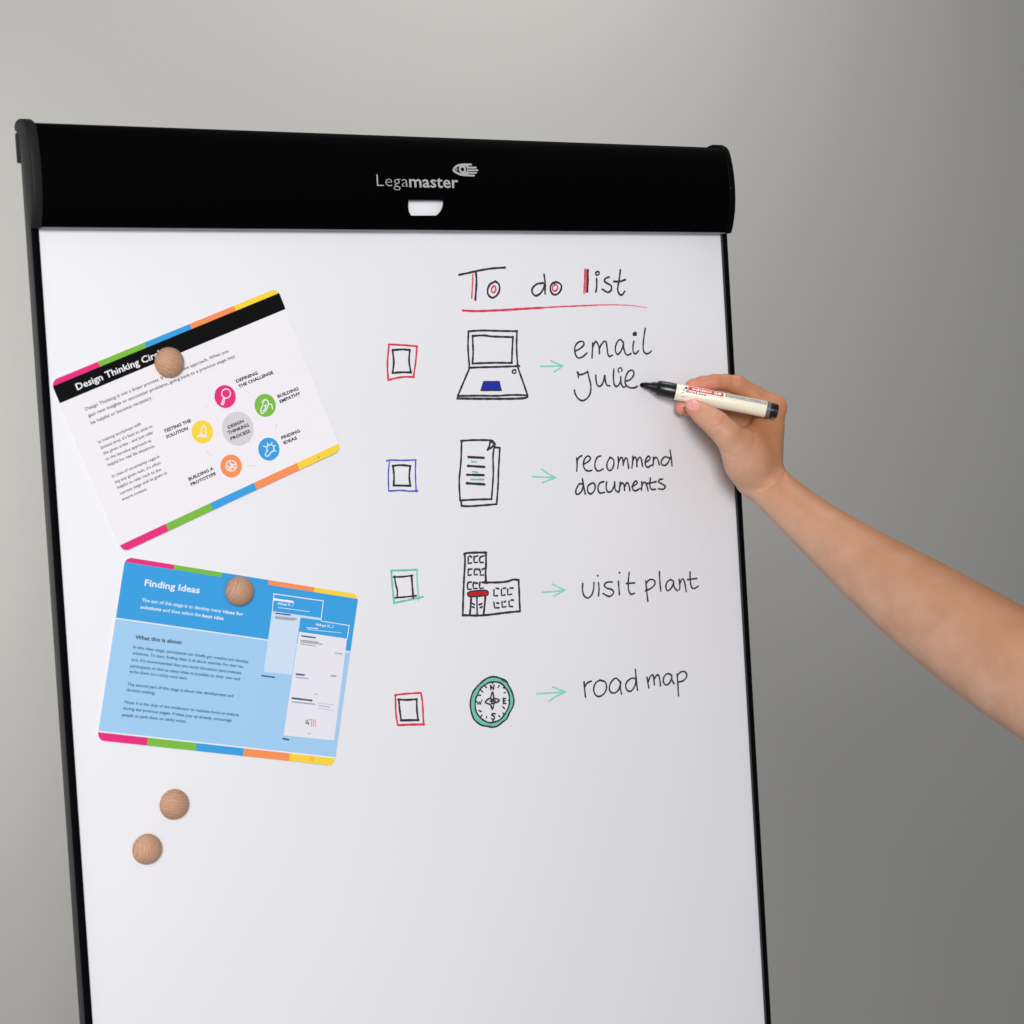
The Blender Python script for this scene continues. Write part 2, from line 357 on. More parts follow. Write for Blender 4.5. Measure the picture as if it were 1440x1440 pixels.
draw('checkbox_drawing', Z2, [(BL, cw * .85, [(76, 1043), (100, 1036), (200, 1038), (304, 1034)]), (BL, cw * .8, [(302, 1035), (300, 1150), (306, 1284)]), (BL, cw * .85, [(318, 1275), (250, 1278), (190, 1272), (93, 1277)]), (BL, cw * .8, [(92, 1275), (89, 1150), (97, 1040)]),
    (K, lw, [(122, 1081), (185, 1075), (262, 1082)]), (K, lw, [(259, 1082), (252, 1160), (259, 1235)]), (K, lw, [(262, 1236), (128, 1233)]), (K, lw, [(130, 1235), (133, 1160), (125, 1080)])], 'blue square around black checkbox')
draw('document_drawing', Z2, [
    (K, lw, [(655, 886), (760, 880), (885, 882), (905, 893), (920, 910)]), (K, lw, [(918, 908), (905, 1000), (906, 1150), (893, 1340)]), (K, lw, [(895, 1340), (770, 1343), (650, 1350)]), (K, lw, [(648, 1350), (641, 1200), (654, 1050), (660, 884)]),
    (K, lw, [(885, 882), (876, 925)]), (K, lw, [(876, 925), (861, 957)]), (K, lw, [(861, 956), (895, 935), (918, 908)]), (K, 2.2, [(886, 886), (912, 905)]),
    (K, lw, [(918, 936), (958, 940)]), (K, lw, [(957, 940), (948, 1100), (942, 1250), (932, 1378)]), (K, lw, [(933, 1378), (850, 1386), (720, 1395), (658, 1392)]), (K, lw, [(658, 1392), (655, 1350)]),
    (K, 2.0, [(712, 1012), (832, 1018)]), (K, 2.0, [(708, 1081), (838, 1089)]), (K, 2.0, [(702, 1150), (832, 1153)]), (K, 2.1, [(700, 1216), (838, 1225)]),
    (TLS, 1.3, [(735, 1048), (775, 1050)]), (TLS, 1.3, [(745, 1125), (785, 1131)]), (TLS, 1.6, [(735, 1187), (830, 1187)])])
draw('arrow_drawing', Z2, [(TL, aw, [(1212, 1165), (1300, 1169), (1393, 1173)]), (TL, aw, [(1280, 1105), (1330, 1140), (1392, 1172)]), (TL, aw, [(1290, 1212), (1340, 1192), (1393, 1172)])], 'mint arrow beside the document drawing')
draw('handwriting', Z3, [
    (K, hw, [(393, 245), (396, 290), (393, 345)]), (K, hw, [(395, 275), (410, 240), (432, 226)]),
    (K, hw, [(452, 290), (488, 268), (500, 243), (478, 228), (453, 255), (445, 300), (460, 335), (485, 345), (512, 340)]),
    (K, hw, [(582, 228), (555, 237), (537, 275), (537, 320), (560, 346), (598, 330)]),
    (K, hw, [(655, 238), (637, 265), (627, 305), (642, 340), (665, 335), (682, 295), (678, 255), (652, 238)]),
    (K, hw, [(715, 235), (718, 280), (712, 325)]), (K, hw, [(718, 280), (735, 242), (750, 250), (755, 300)]), (K, hw, [(755, 290), (770, 248), (785, 250), (793, 290), (797, 325)]),
    (K, hw, [(830, 230), (828, 280), (822, 322)]), (K, hw, [(828, 270), (845, 236), (858, 255), (862, 310)]), (K, hw, [(862, 275), (878, 240), (895, 250), (906, 312)]),
    (K, hw, [(925, 278), (955, 262), (965, 240), (950, 230), (930, 258), (927, 295), (945, 316), (977, 298)]),
    (K, hw, [(990, 238), (990, 270), (985, 305)]), (K, hw, [(988, 264), (1008, 238), (1024, 255), (1036, 298)]),
    (K, hw, [(1110, 242), (1080, 235), (1054, 262), (1054, 292), (1080, 302), (1105, 278), (1120, 240)]), (K, hw, [(1120, 185), (1128, 240), (1135, 305)]),
    (K, hw, [(440, 448), (415, 445), (392, 480), (385, 513), (400, 528), (430, 503), (445, 458)]), (K, hw, [(437, 405), (447, 465), (460, 525)]),
    (K, hw, [(510, 440), (482, 460), (477, 500), (497, 524), (525, 505), (537, 465), (525, 440), (508, 440)]),
    (K, hw, [(602, 428), (572, 440), (557, 480), (572, 516), (610, 511)]),
    (K, hw, [(625, 430), (622, 475), (635, 508), (665, 500), (685, 455), (688, 430)]), (K, hw, [(688, 440), (692, 490), (715, 510)]),
    (K, hw, [(730, 432), (728, 470), (722, 508)]), (K, hw, [(727, 465), (745, 437), (760, 452), (765, 495)]), (K, hw, [(765, 468), (783, 436), (797, 450), (806, 497)]),
    (K, hw, [(822, 468), (853, 450), (865, 433), (850, 424), (830, 450), (828, 485), (850, 500), (887, 480)]),
    (K, hw, [(898, 430), (900, 460), (896, 495)]), (K, hw, [(898, 458), (918, 432), (935, 450), (948, 500)]),
    (K, hw, [(965, 400), (962, 460), (975, 488), (1005, 488)]), (K, hw, [(937, 442), (970, 438), (1010, 428)]),
    (K, hw, [(1062, 408), (1037, 413), (1031, 432), (1058, 447), (1082, 465), (1065, 487), (1030, 484)])], 'handwritten words recommend documents')
draw('handwriting', Z3, [
    (K, hw, [(440, 1222), (438, 1270), (450, 1315), (480, 1335), (510, 1310), (525, 1260), (528, 1215)]),
    (K, hw, [(562, 1215), (567, 1260), (563, 1318)]), (K, 1.6, [(555, 1159), (558, 1163)]),
    (K, hw, [(670, 1210), (630, 1212), (607, 1235), (628, 1258), (668, 1270), (680, 1295), (647, 1322), (597, 1300)]),
    (K, hw, [(718, 1205), (722, 1260), (725, 1308)]), (K, 1.6, [(726, 1136), (728, 1139)]),
    (K, hw, [(802, 1135), (795, 1200), (797, 1270), (815, 1305), (845, 1297)]), (K, hw, [(778, 1222), (845, 1217)]),
    (K, hw, [(930, 1200), (937, 1270), (947, 1360)]), (K, hw, [(935, 1218), (960, 1192), (993, 1195), (1003, 1222), (975, 1257), (928, 1278)]),
    (K, hw, [(1037, 1130), (1040, 1200), (1048, 1280)]),
    (K, hw, [(1122, 1192), (1097, 1210), (1087, 1250), (1102, 1278), (1130, 1255), (1147, 1208), (1122, 1190)]), (K, hw, [(1147, 1206), (1152, 1250), (1177, 1277)]),
    (K, hw, [(1190, 1190), (1196, 1235), (1193, 1270)]), (K, hw, [(1194, 1226), (1213, 1187), (1230, 1202), (1246, 1285)]),
    (K, hw, [(1275, 1132), (1277, 1200), (1287, 1250), (1310, 1260), (1338, 1242)]), (K, hw, [(1255, 1192), (1328, 1182)])], 'handwritten words visit plant')
draw('arrow_drawing', Z3, [(TL, aw, [(125, 1290), (210, 1284), (300, 1275)]), (TL, aw * .85, [(200, 1225), (250, 1250), (302, 1273)]), (TL, aw * .85, [(215, 1320), (252, 1300), (303, 1274)])], 'mint arrow beside the building drawing')
draw('handwriting', Z5, [
    (K, hw, [(450, 325), (455, 385), (462, 445)]), (K, hw, [(455, 368), (475, 335), (508, 320)]),
    (K, hw, [(575, 312), (540, 335), (525, 385), (540, 428), (570, 440), (605, 418), (625, 375), (615, 328), (572, 312)]),
    (K, hw, [(735, 332), (700, 298), (667, 320), (647, 365), (657, 405), (690, 412), (720, 385), (737, 335)]), (K, hw, [(733, 322), (733, 380), (742, 420)]),
    (K, hw, [(850, 300), (820, 298), (785, 325), (774, 360), (790, 395), (820, 395), (848, 352), (855, 305)]), (K, hw, [(850, 230), (856, 300), (866, 390)]),
    (K, hw, [(940, 290), (946, 330), (955, 372)]), (K, hw, [(948, 330), (965, 287), (986, 270), (993, 300), (998, 350)]), (K, hw, [(996, 305), (1015, 275), (1030, 275), (1040, 310), (1045, 355)]),
    (K, hw, [(1132, 275), (1105, 262), (1077, 280), (1067, 320), (1085, 350), (1115, 335), (1135, 290)]), (K, hw, [(1132, 275), (1135, 310), (1150, 340)]),
    (K, hw, [(1174, 268), (1180, 340), (1185, 435)]), (K, hw, [(1175, 277), (1205, 248), (1238, 250), (1250, 280), (1225, 315), (1178, 331)])], 'handwritten words road map')
draw('arrow_drawing', Z5, [(TL, aw, [(82, 420), (190, 412), (305, 405)]), (TL, aw, [(205, 365), (255, 385), (305, 405)]), (TL, aw, [(180, 475), (230, 440), (305, 405)])], 'mint arrow beside the compass drawing')
draw('checkbox_drawing', Z4, [(TLS, cw, [(106, 217), (200, 216), (292, 211)]), (TL, cw, [(290, 212), (292, 300), (302, 428)]), (TLS, cw, [(332, 408), (230, 430), (122, 453)]), (TLS, cw, [(125, 456), (112, 330), (104, 222)]),
    (PU, 1.5, [(120, 264), (190, 262), (257, 253)]), (PU, lw, [(250, 256), (256, 330), (263, 415)]), (PU, 1.4, [(284, 400), (200, 409), (130, 415)]), (K, 1.5, [(128, 258), (134, 310), (147, 362), (146, 415)])], 'mint square around black checkbox beside the building')
draw('checkbox_drawing', Z4, [(RD, cw, [(130, 1118), (210, 1109), (320, 1102)]), (RD, cw, [(320, 1112), (330, 1180), (338, 1333)]), (RD, cw * 1.15, [(342, 1330), (240, 1332), (150, 1336)]), (RD, cw, [(150, 1336), (137, 1240), (134, 1115)]),
    (K, lw, [(153, 1150), (220, 1153), (290, 1147)]), (K, lw, [(288, 1148), (289, 1220), (298, 1302)]), (K, 1.9, [(300, 1299), (172, 1301)]), (K, lw, [(175, 1302), (164, 1220), (158, 1150)])], 'red square around black checkbox beside the compass')
bw = 1.85; ww_ = 1.5
items = [(RDF, 0, [(422 + 186 * math.cos(a) * 1.0, 845 - 4 * math.cos(a) * 3 + 51 * math.sin(a)) for a in [i * math.pi / 16 for i in range(32)]], 'fill'),
    (K, 1.3, [(235, 835), (300, 805), (420, 795), (520, 785), (590, 800), (610, 840), (580, 880), (450, 895), (330, 905), (250, 895), (232, 860), (235, 835)]),
    (K, bw, [(165, 115), (250, 98), (400, 92), (572, 92)]), (K, bw, [(172, 115), (182, 260), (162, 600), (150, 900), (140, 1242)]), (K, bw, [(568, 90), (568, 300), (560, 500), (570, 645)]),
    (K, bw, [(495, 640), (560, 643), (820, 640), (980, 620), (1050, 592), (1120, 590), (1170, 600)]), (K, bw, [(1168, 602), (1178, 800), (1185, 1000), (1195, 1175)]),
    (K, bw, [(1192, 1172), (900, 1202), (600, 1240), (400, 1252), (135, 1245)]), (K, 2.2, [(550, 625), (575, 655)]),
    (K, bw, [(295, 910), (285, 1080), (270, 1235)]), (K, bw * .8, [(400, 920), (404, 1235)]), (K, bw, [(555, 910), (540, 1080), (522, 1230)]),
    (K, 1.4, [(320, 1030), (355, 1050)]), (K, 1.4, [(315, 1090), (350, 1105)]), (K, 1.6, [(445, 1050), (490, 1035)]), (K, 1.5, [(460, 1105), (500, 1090)])]
for a, b in (([(238, 170), (240, 240), (238, 290), (300, 284)], [(268, 155), (300, 175)]), ([(348, 165), (345, 230), (352, 275), (410, 272)], [(380, 165), (415, 150)]), ([(455, 185), (445, 230), (460, 275), (515, 272)], [(460, 172), (535, 152)]),
             ([(240, 400), (238, 450), (236, 515), (290, 502)], [(250, 397), (310, 395)]), ([(360, 400), (350, 450), (350, 500), (405, 500)], [(370, 395), (430, 400)]), ([(450, 400), (462, 450), (460, 510), (520, 503)], [(500, 400), (540, 385)]),
             ([(238, 640), (222, 700), (232, 768), (290, 766)], [(240, 640), (300, 636)]), ([(342, 640), (325, 690), (338, 755), (402, 752)], [(350, 650), (410, 655)]), ([(455, 640), (445, 700), (455, 755), (512, 745)], None),
             ([(712, 780), (712, 890), (775, 885)], [(752, 745), (797, 760)]), ([(848, 770), (855, 885), (912, 872)], [(880, 752), (925, 745)]), ([(965, 770), (965, 870), (1040, 858)], [(1012, 745), (1062, 745)]),
             ([(710, 1010), (725, 1110), (800, 1108)], [(760, 1018), (800, 1025)]), ([(860, 990), (865, 1097), (932, 1088)], [(900, 1003), (925, 990)]), ([(990, 985), (990, 1080), (1052, 1085)], [(1030, 966), (1070, 968)])):
    items.append((K, ww_, a, 'straight'))
    if b: items.append((K, ww_, b))
draw('building_drawing', Z6, items)
outer = [(700, 185), (550, 225), (400, 340), (260, 500), (200, 650), (180, 830), (210, 1000), (270, 1150), (420, 1270), (560, 1300), (690, 1320), (800, 1290), (900, 1210), (1000, 1130), (1060, 1000), (1140, 850), (1160, 700), (1120, 540), (1040, 380), (980, 280), (850, 220), (700, 185)]
innr = [(660, 305), (560, 340), (420, 440), (350, 570), (300, 700), (290, 850), (320, 990), (400, 1100), (500, 1180), (620, 1220), (740, 1200), (850, 1150), (930, 1060), (1000, 950), (1050, 830), (1060, 700), (1040, 560), (960, 420), (860, 330), (760, 305), (660, 305)]
def by_angle(pts, n=48):
    a = np.array(pts[:-1], float) - (670, 755); th = np.arctan2(a[:, 1], a[:, 0]); rr = np.hypot(a[:, 0], a[:, 1]); o_ = np.argsort(th)
    q = np.linspace(-math.pi, math.pi, n, endpoint=False); r2 = np.interp(q, th[o_], rr[o_], period=2 * math.pi)
    return [(670 + r2[i] * math.cos(q[i]), 755 + r2[i] * math.sin(q[i])) for i in range(n)]
oa, ia = by_angle(outer), by_angle(innr)
items = [(TLS, 0, [oa[i], oa[(i + 1) % 48], ia[(i + 1) % 48], ia[i]], 'fill') for i in range(48)]
items += [(TL, .7, [(300 - 60 + i * 0, 0), (1, 1)]) for i in range(0)]
items += [(K, 1.45, outer), (K, 1.35, innr), (K, 2.0, [(900, 245), (985, 295)]),
    (K, 1.4, [(678, 530), (650, 600), (635, 660), (580, 690), (520, 745), (530, 775), (600, 800), (640, 830), (675, 920), (700, 840), (720, 780), (800, 750), (832, 715), (780, 685), (710, 670), (700, 610), (678, 530)]),
    (K, 1.2, [(640, 690), (735, 765)]), (K, 1.2, [(645, 775), (705, 700)]), (K, 1.2, [(620, 735), (740, 725)]), (K, 1.2, [(640, 690), (720, 690)]), (K, 1.2, [(660, 790), (720, 780)]),
    (K, 1.3, [(640, 475), (632, 380)], ), (K, 1.3, [(632, 380), (700, 468)]), (K, 1.3, [(700, 470), (712, 372)]), (K, 1.3, [(745, 1022), (690, 1015), (657, 1045), (718, 1080), (715, 1140), (660, 1128)]),
    (K, 1.5, [(922, 675), (922, 790)]), (K, 1.3, [(922, 675), (975, 678)]), (K, 1.2, [(922, 730), (965, 727)]), (K, 1.4, [(922, 790), (975, 785)]),
    (K, 1.0, [(292, 748), (318, 750)]), (K, .95, [(328, 742), (350, 806)]), (K, .95, [(350, 806), (378, 750)]), (K, .95, [(378, 750), (400, 808)]), (K, .95, [(400, 808), (444, 698)])]
for a in (((515, 400), (540, 430)), ((830, 380), (805, 425)), ((920, 430), (955, 445)), ((935, 550), (965, 540)), ((905, 860), (950, 905)), ((905, 995), (935, 1028)), ((815, 1060), (840, 1085)), ((540, 1075), (545, 1115)),
          ((445, 1045), (400, 1095)), ((370, 945), (425, 970)), ((365, 600), (410, 605)), ((400, 475), (460, 530)), ((660, 320), (680, 335)), ((1030, 715), (1050, 715)), ((680, 1165), (700, 1190))):
    items.append((PU, 1.15, list(a)))
draw('compass_drawing', Z7, items)

# ------------------------------------------------------------------ printed cards
paper = mat('card_paper', (240, 237, 243), .38, .3, noise=.015, nscale=12, k=1.01)
pinkm = mat('pink_print', (232, 46, 126), .4, .3); green = mat('green_print', (122, 190, 66), .4, .3); bluem = mat('blue_print', (58, 160, 226), .4, .3)
orange = mat('orange_print', (250, 146, 86), .4, .3); yellow = mat('yellow_print', (250, 214, 62), .4, .3); blackp = mat('black_print', (8, 8, 10), .5, .12)
lblue = mat('light_blue_print', (162, 206, 242), .4, .3); greyd = mat('grey_print', (214, 210, 216), .4, .3); whitep = mat('white_print', (240, 240, 246), .4, .3)
txt = mat('body_text_print', (104, 102, 110), .5, .2); txt2 = mat('dark_blue_text_print', (62, 88, 124), .5, .2); cap_t = mat('caption_print', (30, 28, 36), .5, .2)
pan1 = mat('pale_panel_print', (206, 224, 244), .4, .3); pan2 = mat('white_panel_print', (232, 230, 240), .4, .3); faint = mat('faint_print', (168, 172, 182), .5, .2); wtx = mat('pale_text_print', (216, 234, 250), .5, .2)
five = [pinkm, green, bluem, orange, yellow]; fname = ['pink', 'green', 'blue', 'orange', 'yellow']
CW, CH, CR = 210.1, 145.6, 6.0
class Card:
    def __init__(s, ox, oy, th, mag, curl, label):
        s.o = np.array([ox, oy]); s.c, s.s = math.cos(th), math.sin(th); s.mag = mag; s.curl = curl
        c = s.to(CW / 2, CH / 2); s.root = empty('printed_card', P(c[0], c[1], 0), label, 'card')
        s.root['group'] = 'printed cards held by wooden magnets'
        s.sheet = None
    def to(s, u, v): return s.o + np.array([s.c * u - s.s * v, s.s * u + s.c * v])
    def loc(s, px, py):
        q = at(px, py, .8) - s.o; return np.array([s.c * q[0] + s.s * q[1], -s.s * q[0] + s.c * q[1]])
    def h(s, u, v): return .55 + s.curl * ((u - s.mag[0]) ** 2 + (v - s.mag[1]) ** 2) / 170 ** 2
    def region(s, name, x0, x1, y0, y1, m_, dh, parent, label=None, solid=False, nx=None):
        def ext(y):
            e = 0
            if y < CR: e = CR - math.sqrt(max(0, CR ** 2 - (CR - y) ** 2))
            if y > CH - CR: e = CR - math.sqrt(max(0, CR ** 2 - (y - CH + CR) ** 2))
            return e, CW - e
        ys = sorted(set([y0, y1] + [y for y in list(np.linspace(y0, y1, max(2, int((y1 - y0) / 8)))) + [CR * (1 - math.cos(a * math.pi / 16)) for a in range(9)] + [CH - CR * (1 - math.cos(a * math.pi / 16)) for a in range(9)] if y0 < y < y1]))
        nx = nx or max(2, int((x1 - x0) / 8)); v, f = [], []
        for y in ys:
            a, b = ext(y); a = max(a, x0); b = max(a, min(b, x1))
            for i in range(nx + 1):
                u = a + (b - a) * i / nx; q = s.to(u, y); v.append(P(q[0], q[1], s.h(u, y) + dh))
        for j in range(len(ys) - 1):
            for i in range(nx):
                k = j * (nx + 1) + i; f.append((k, k + nx + 1, k + nx + 2, k + 1))
        o = mk(name, v, f, m_, parent, smooth=not solid, label=label)
        if solid:
            sm = o.modifiers.new('solid', 'SOLIDIFY'); sm.thickness = .00042; sm.offset = -1
        return o
    def flat(s, name, fl, parent):
        vs = []
        for x, y, e in fl.v:
            q = s.to(x, y); vs.append(P(q[0], q[1], s.h(x, y) + e))
        o = mk(name, vs, fl.f, fl.mats, parent, mi=fl.m)
        bm = bmesh.new(); bm.from_mesh(o.data)
        for fc in bm.faces:
            fc.normal_update()
            if fc.normal.y > 0: fc.normal_flip()
        bm.to_mesh(o.data); bm.free(); return o
    def T(s, fl, Z, st, a, b, cap, m_, bold=0, dh=.12):
        bold = bold + (.014 if bold < .01 else .012 if m_ is cap_t else -.003)
        fl.text(st, s.loc(Z[0] + a[0] * Z[2], Z[1] + a[1] * Z[2]), s.loc(Z[0] + b[0] * Z[2], Z[1] + b[1] * Z[2]), cap, m_, bold, dh)
    def pts(s, Z, pts): return [s.loc(Z[0] + x * Z[2], Z[1] + y * Z[2]) for x, y in pts]

# card 1: design thinking circle
c1 = Card(1.0, 119.09, -.34168, (92, 12), 2.6, 'white card with a black title bar reading Design Thinking Circle, tilted on the board')
sh = c1.region('card_sheet', 0, CW, 0, CH, paper, 0, c1.root, solid=True)
for i in range(5):
    a, b = CW * i / 5, CW * (i + 1) / 5
    c1.region('colour_band', a, b, 0, 4.4, five[i], .04, c1.root, fname[i] + ' band along the top edge', nx=6)
    c1.region('colour_band', a, b, CH - 6.1, CH, five[i], .04, c1.root, fname[i] + ' band along the bottom edge', nx=6)
bar = c1.region('title_bar', 0, CW, 4.4, 18.6, blackp, .045, c1.root)
Ca = (230, 530, .145833); Cb = (90, 480, .180556)
fl = Flat(); c1.T(fl, Cb, 'Design Thinking Circle', (103, 381), (792, 100), 5.1, whitep, .02); c1.flat('title_lettering', fl, bar)
fl = Flat()
for st, a, b in (('Design Thinking is not a linear process. It is an iterative approach. When you', (168, 541), (1282, 83)), ('gain new insights or encounter problems, going back to a previous stage may', (190, 592), (1333, 124)), ('be helpful or become necessary.', (212, 647), (690, 446))):
    c1.T(fl, Cb, st, a, b, 2.5, txt, .004)
c1.flat('body_lettering', fl, c1.root)
fl = Flat()
for st, a, b in (('In training workshops with', (270, 796), (602, 650)), ("limited time, it's best to stick to", (288, 840), (690, 668)), ('the given order - and just refer', (308, 884), (697, 716)), ('to the iterative approach as', (325, 930), (680, 780)), ('helpful for real life situations.', (342, 974), (708, 822)),
                 ('In case of uncertainty regard-', (375, 1062), (748, 903)), ("ing any given task, it's often", (398, 1107), (752, 954)), ('helpful to refer back to the', (415, 1150), (755, 1006)), ('current stage and its goals to', (435, 1197), (803, 1030)), ('ensure context.', (450, 1242), (648, 1157))):
    c1.T(fl, Cb, st, a, b, 2.3, txt, .003)
c1.flat('body_lettering', fl, c1.root)
def disc(card, Z, c, r, m_, name, lab, icons, texts=()):
    ctr = card.loc(Z[0] + c[0] * Z[2], Z[1] + c[1] * Z[2]); e = card.loc(Z[0] + c[0] * Z[2], Z[1] + (c[1] + r) * Z[2])
    fl = Flat(); fl.disc(ctr, float(np.linalg.norm(e - ctr)), m_, .04); o = card.flat(name, fl, card.root); o['label'] = lab
    fl = Flat()
    for p_ in icons: fl.stroke(card.pts(Z, p_), .8, whitep, True, .09)
    for st, a, b in texts: card.T(fl, Z, st, a, b, 2.5, cap_t, .02, .1)
    card.flat('symbol' if icons else 'lettering', fl, o)
def circ(cx, cy, r, ry=None, a0=0, a1=360, n=16): return [(cx + r * math.cos(math.radians(a0 + (a1 - a0) * i / n)), cy + (ry or r) * math.sin(math.radians(a0 + (a1 - a0) * i / n))) for i in range(n + 1)]
disc(c1, Ca, (593, 190), 111, pinkm, 'topic_disc', 'pink disc with a magnifying glass', [circ(602, 160, 42, 44), [(590, 203), (575, 265)], [(578, 205), (556, 265)], [(556, 265), (575, 268)]])
disc(c1, Ca, (977, 275), 111, green, 'topic_disc', 'green disc with an outline symbol', [[(970, 225), (1000, 230), (1005, 265), (985, 320), (945, 355), (935, 320), (950, 275), (970, 225)], [(965, 285), (985, 270), (975, 310), (955, 330)], [(1005, 265), (1035, 265), (1045, 310)], [(945, 245), (975, 215), (1000, 232)]])
disc(c1, Ca, (1010, 697), 111, bluem, 'topic_disc', 'blue disc with a light bulb', [circ(1025, 690, 34, 36, -220, 70), [(990, 715), (975, 755), (1000, 765), (1030, 725)], [(1000, 655), (995, 635)], [(1035, 650), (1040, 632)], [(980, 675), (958, 670)], [(1062, 710), (1075, 718)], [(1055, 672), (1070, 662)]])
disc(c1, Ca, (648, 860), 111, orange, 'topic_disc', 'orange disc with a wire ball', [circ(648, 858, 50), [(600, 850), (640, 870), (695, 835)], [(625, 818), (650, 850), (640, 905)], [(615, 890), (660, 870), (690, 880)], [(640, 840), (665, 845)]])
disc(c1, Ca, (373, 530), 111, yellow, 'topic_disc', 'yellow disc with a rocket', [[(385, 465), (405, 500), (400, 560), (365, 555), (362, 510), (385, 465)], [(362, 520), (345, 560), (320, 580), (365, 558)], [(400, 535), (412, 560), (405, 580)], [(345, 570), (400, 580)]])
disc(c1, Ca, (715, 500), 165, greyd, 'centre_disc', 'grey disc at the centre reading design thinking process', [], (('DESIGN', (622, 502), (775, 437)), ('THINKING', (622, 556), (822, 475)), ('PROCESS', (648, 612), (836, 533))))
TOP = []
for st, Z, a, b in (('DEFINING', (60, 400, .305556), (892, 453), (990, 413)), ('THE CHALLENGE', (60, 400, .305556), (903, 477), (1061, 410)), ('BUILDING', Ca, (1100, 205), (1298, 125)), ('EMPATHY', Ca, (1120, 254), (1318, 170)), ('FINDING', Ca, (1135, 604), (1310, 532)), ('IDEAS', Ca, (1156, 652), (1282, 600)),
                    ('TESTING THE', Ca, (8, 541), (267, 432)), ('SOLUTION', Ca, (28, 594), (238, 508)), ('BUILDING A', Ca, (243, 1003), (482, 893)), ('PROTOTYPE', Ca, (264, 1052), (504, 945))):
    TOP.append((Z, st, a, b))
for i in range(0, 10, 2):
    fl = Flat()
    for Z, st, a, b in TOP[i:i + 2]: c1.T(fl, Z, st, a, b, 2.5, cap_t, .024)
    c1.flat('topic_lettering', fl, c1.root)
for p_ in ([(410, 300), (400, 290), (420, 272), (434, 270)], [(412, 712), (432, 735), (462, 768)], [(1090, 450), (1078, 480), (1072, 510)], [(780, 132), (812, 140), (832, 158)], [(808, 862), (838, 855), (872, 858)]):
    fl = Flat(); fl.stroke(c1.pts(Ca, p_), .45, greyd, True, .05); c1.flat('cycle_arrow', fl, c1.root)
fl = Flat(); c1.T(fl, (60, 400, .305556), '5', (1263, 801), (1270, 798), 1.7, txt)
c1.flat('page_number', fl, c1.root)

# card 2: finding ideas
c2 = Card(52.233, 260.053, .233266, (98, 14), 1.7, 'blue card titled Finding ideas, held below the white card')
c2.region('card_sheet', 0, CW, 0, CH, paper, 0, c2.root, solid=True)
for i in range(5):
    a, b = CW * i / 5, CW * (i + 1) / 5
    c2.region('colour_band', a, b, 0, 3.9, five[i], .05, c2.root, fname[i] + ' band along the top edge', nx=6)
    c2.region('colour_band', a, b, CH - 6.3, CH, five[i], .04, c2.root, fname[i] + ' band along the bottom edge', nx=6)
hd = c2.region('title_panel', 0, CW, 3.9, 48.6, bluem, .04, c2.root, 'mid blue panel')
c2.region('body_panel', 0, CW, 49.6, CH - 7.4, lblue, .04, c2.root, 'light blue panel')
D = (120, 770, .277778); D3 = (360, 820, .104167); D4 = (360, 940, .104167); D5 = (160, 880, .152778); D6 = (180, 790, .138889)
fl = Flat(); c2.T(fl, D6, 'Finding Ideas', (165, 241), (724, 319), 5.0, whitep, .022); c2.flat('title_lettering', fl, hd)
fl = Flat()
for st, a, b, bo_ in (('The aim of this stage is to develop many', (138, 402), (944, 514), 0), ('ideas for', (962, 518), (1166, 547), 1), ('solutions', (122, 472), (334, 500), 1), ('and then select the', (350, 503), (736, 556), 0), ('best idea', (752, 560), (968, 590), 1)):
    c2.T(fl, D6, st, a, b, 2.7, whitep if bo_ else wtx, .022 if bo_ else .004)
c2.flat('intro_lettering', fl, hd)
fl = Flat(); c2.T(fl, D5, 'What this is about:', (195, 120), (628, 170), 3.0, blackp, .024)
for st, a, b in (('In this ideas stage, participants can briefly get creative and develop', (178, 207), (1238, 343)), ('solutions. To start, finding ideas is all about quantity. For that rea-', (170, 262), (1197, 390)), ("son, it's recommended that you avoid discussion (and evaluate", (160, 322), (1173, 446)),
                 ('participants to find as many ideas as possible on their own and', (148, 380), (1158, 502)), ('write them on a sticky note each.', (140, 432), (676, 496)), ('The second part of this stage is about idea development and', (120, 549), (1098, 658)), ('decision making.', (112, 600), (378, 632)),
                 ('Note: It is the duty of the moderator to maintain focus on analysis', (95, 713), (1150, 833)), ('during the previous stages. If ideas pop up already, encourage', (80, 769), (1080, 883)), ('people to park them on sticky notes.', (70, 829), (664, 892))):
    c2.T(fl, D5, st, a, b, 2.35, txt2, .004)
c2.flat('body_lettering', fl, c2.root)
# two template sheets pictured on the card
fl = Flat(); fl.stroke(c2.pts(D3, [(240, 145), (908, 240)]), .7, whitep, False, .1); fl.stroke(c2.pts(D3, [(908, 240), (875, 500)]), .6, whitep, False, .1); fl.stroke(c2.pts(D3, [(242, 145), (220, 378)]), .6, whitep, False, .1)
fl.poly(c2.pts(D, [(945, 322), (1193, 357), (1191, 368), (1090, 354), (1045, 645), (903, 628)]), pan1, .06)
c2.T(fl, D3, 'What if...?', (285, 292), (508, 312), 2.0, whitep, .02); fl.stroke(c2.pts(D3, [(250, 218), (500, 255)]), 1.7, whitep, False, .1)
fl.stroke(c2.pts(D3, [(300, 330), (520, 358), (720, 385)]), .5, wtx, False, .08)
fl.stroke(c2.pts(D3, [(268, 408), (460, 430)]), 1.0, txt2, False, .12); fl.stroke(c2.pts(D3, [(262, 455), (545, 482)]), 1.3, faint, False, .12); fl.stroke(c2.pts(D3, [(270, 475), (520, 500)]), 1.0, faint, False, .13)
c2.flat('template_picture', fl, c2.root)
fl = Flat(); fl.poly(c2.pts(D, [(1087, 360), (1333, 393), (1322, 461), (1082, 426)]), bluem, .14); fl.poly(c2.pts(D, [(1082, 426), (1323, 461), (1256, 976), (1001, 950)]), pan2, .14)
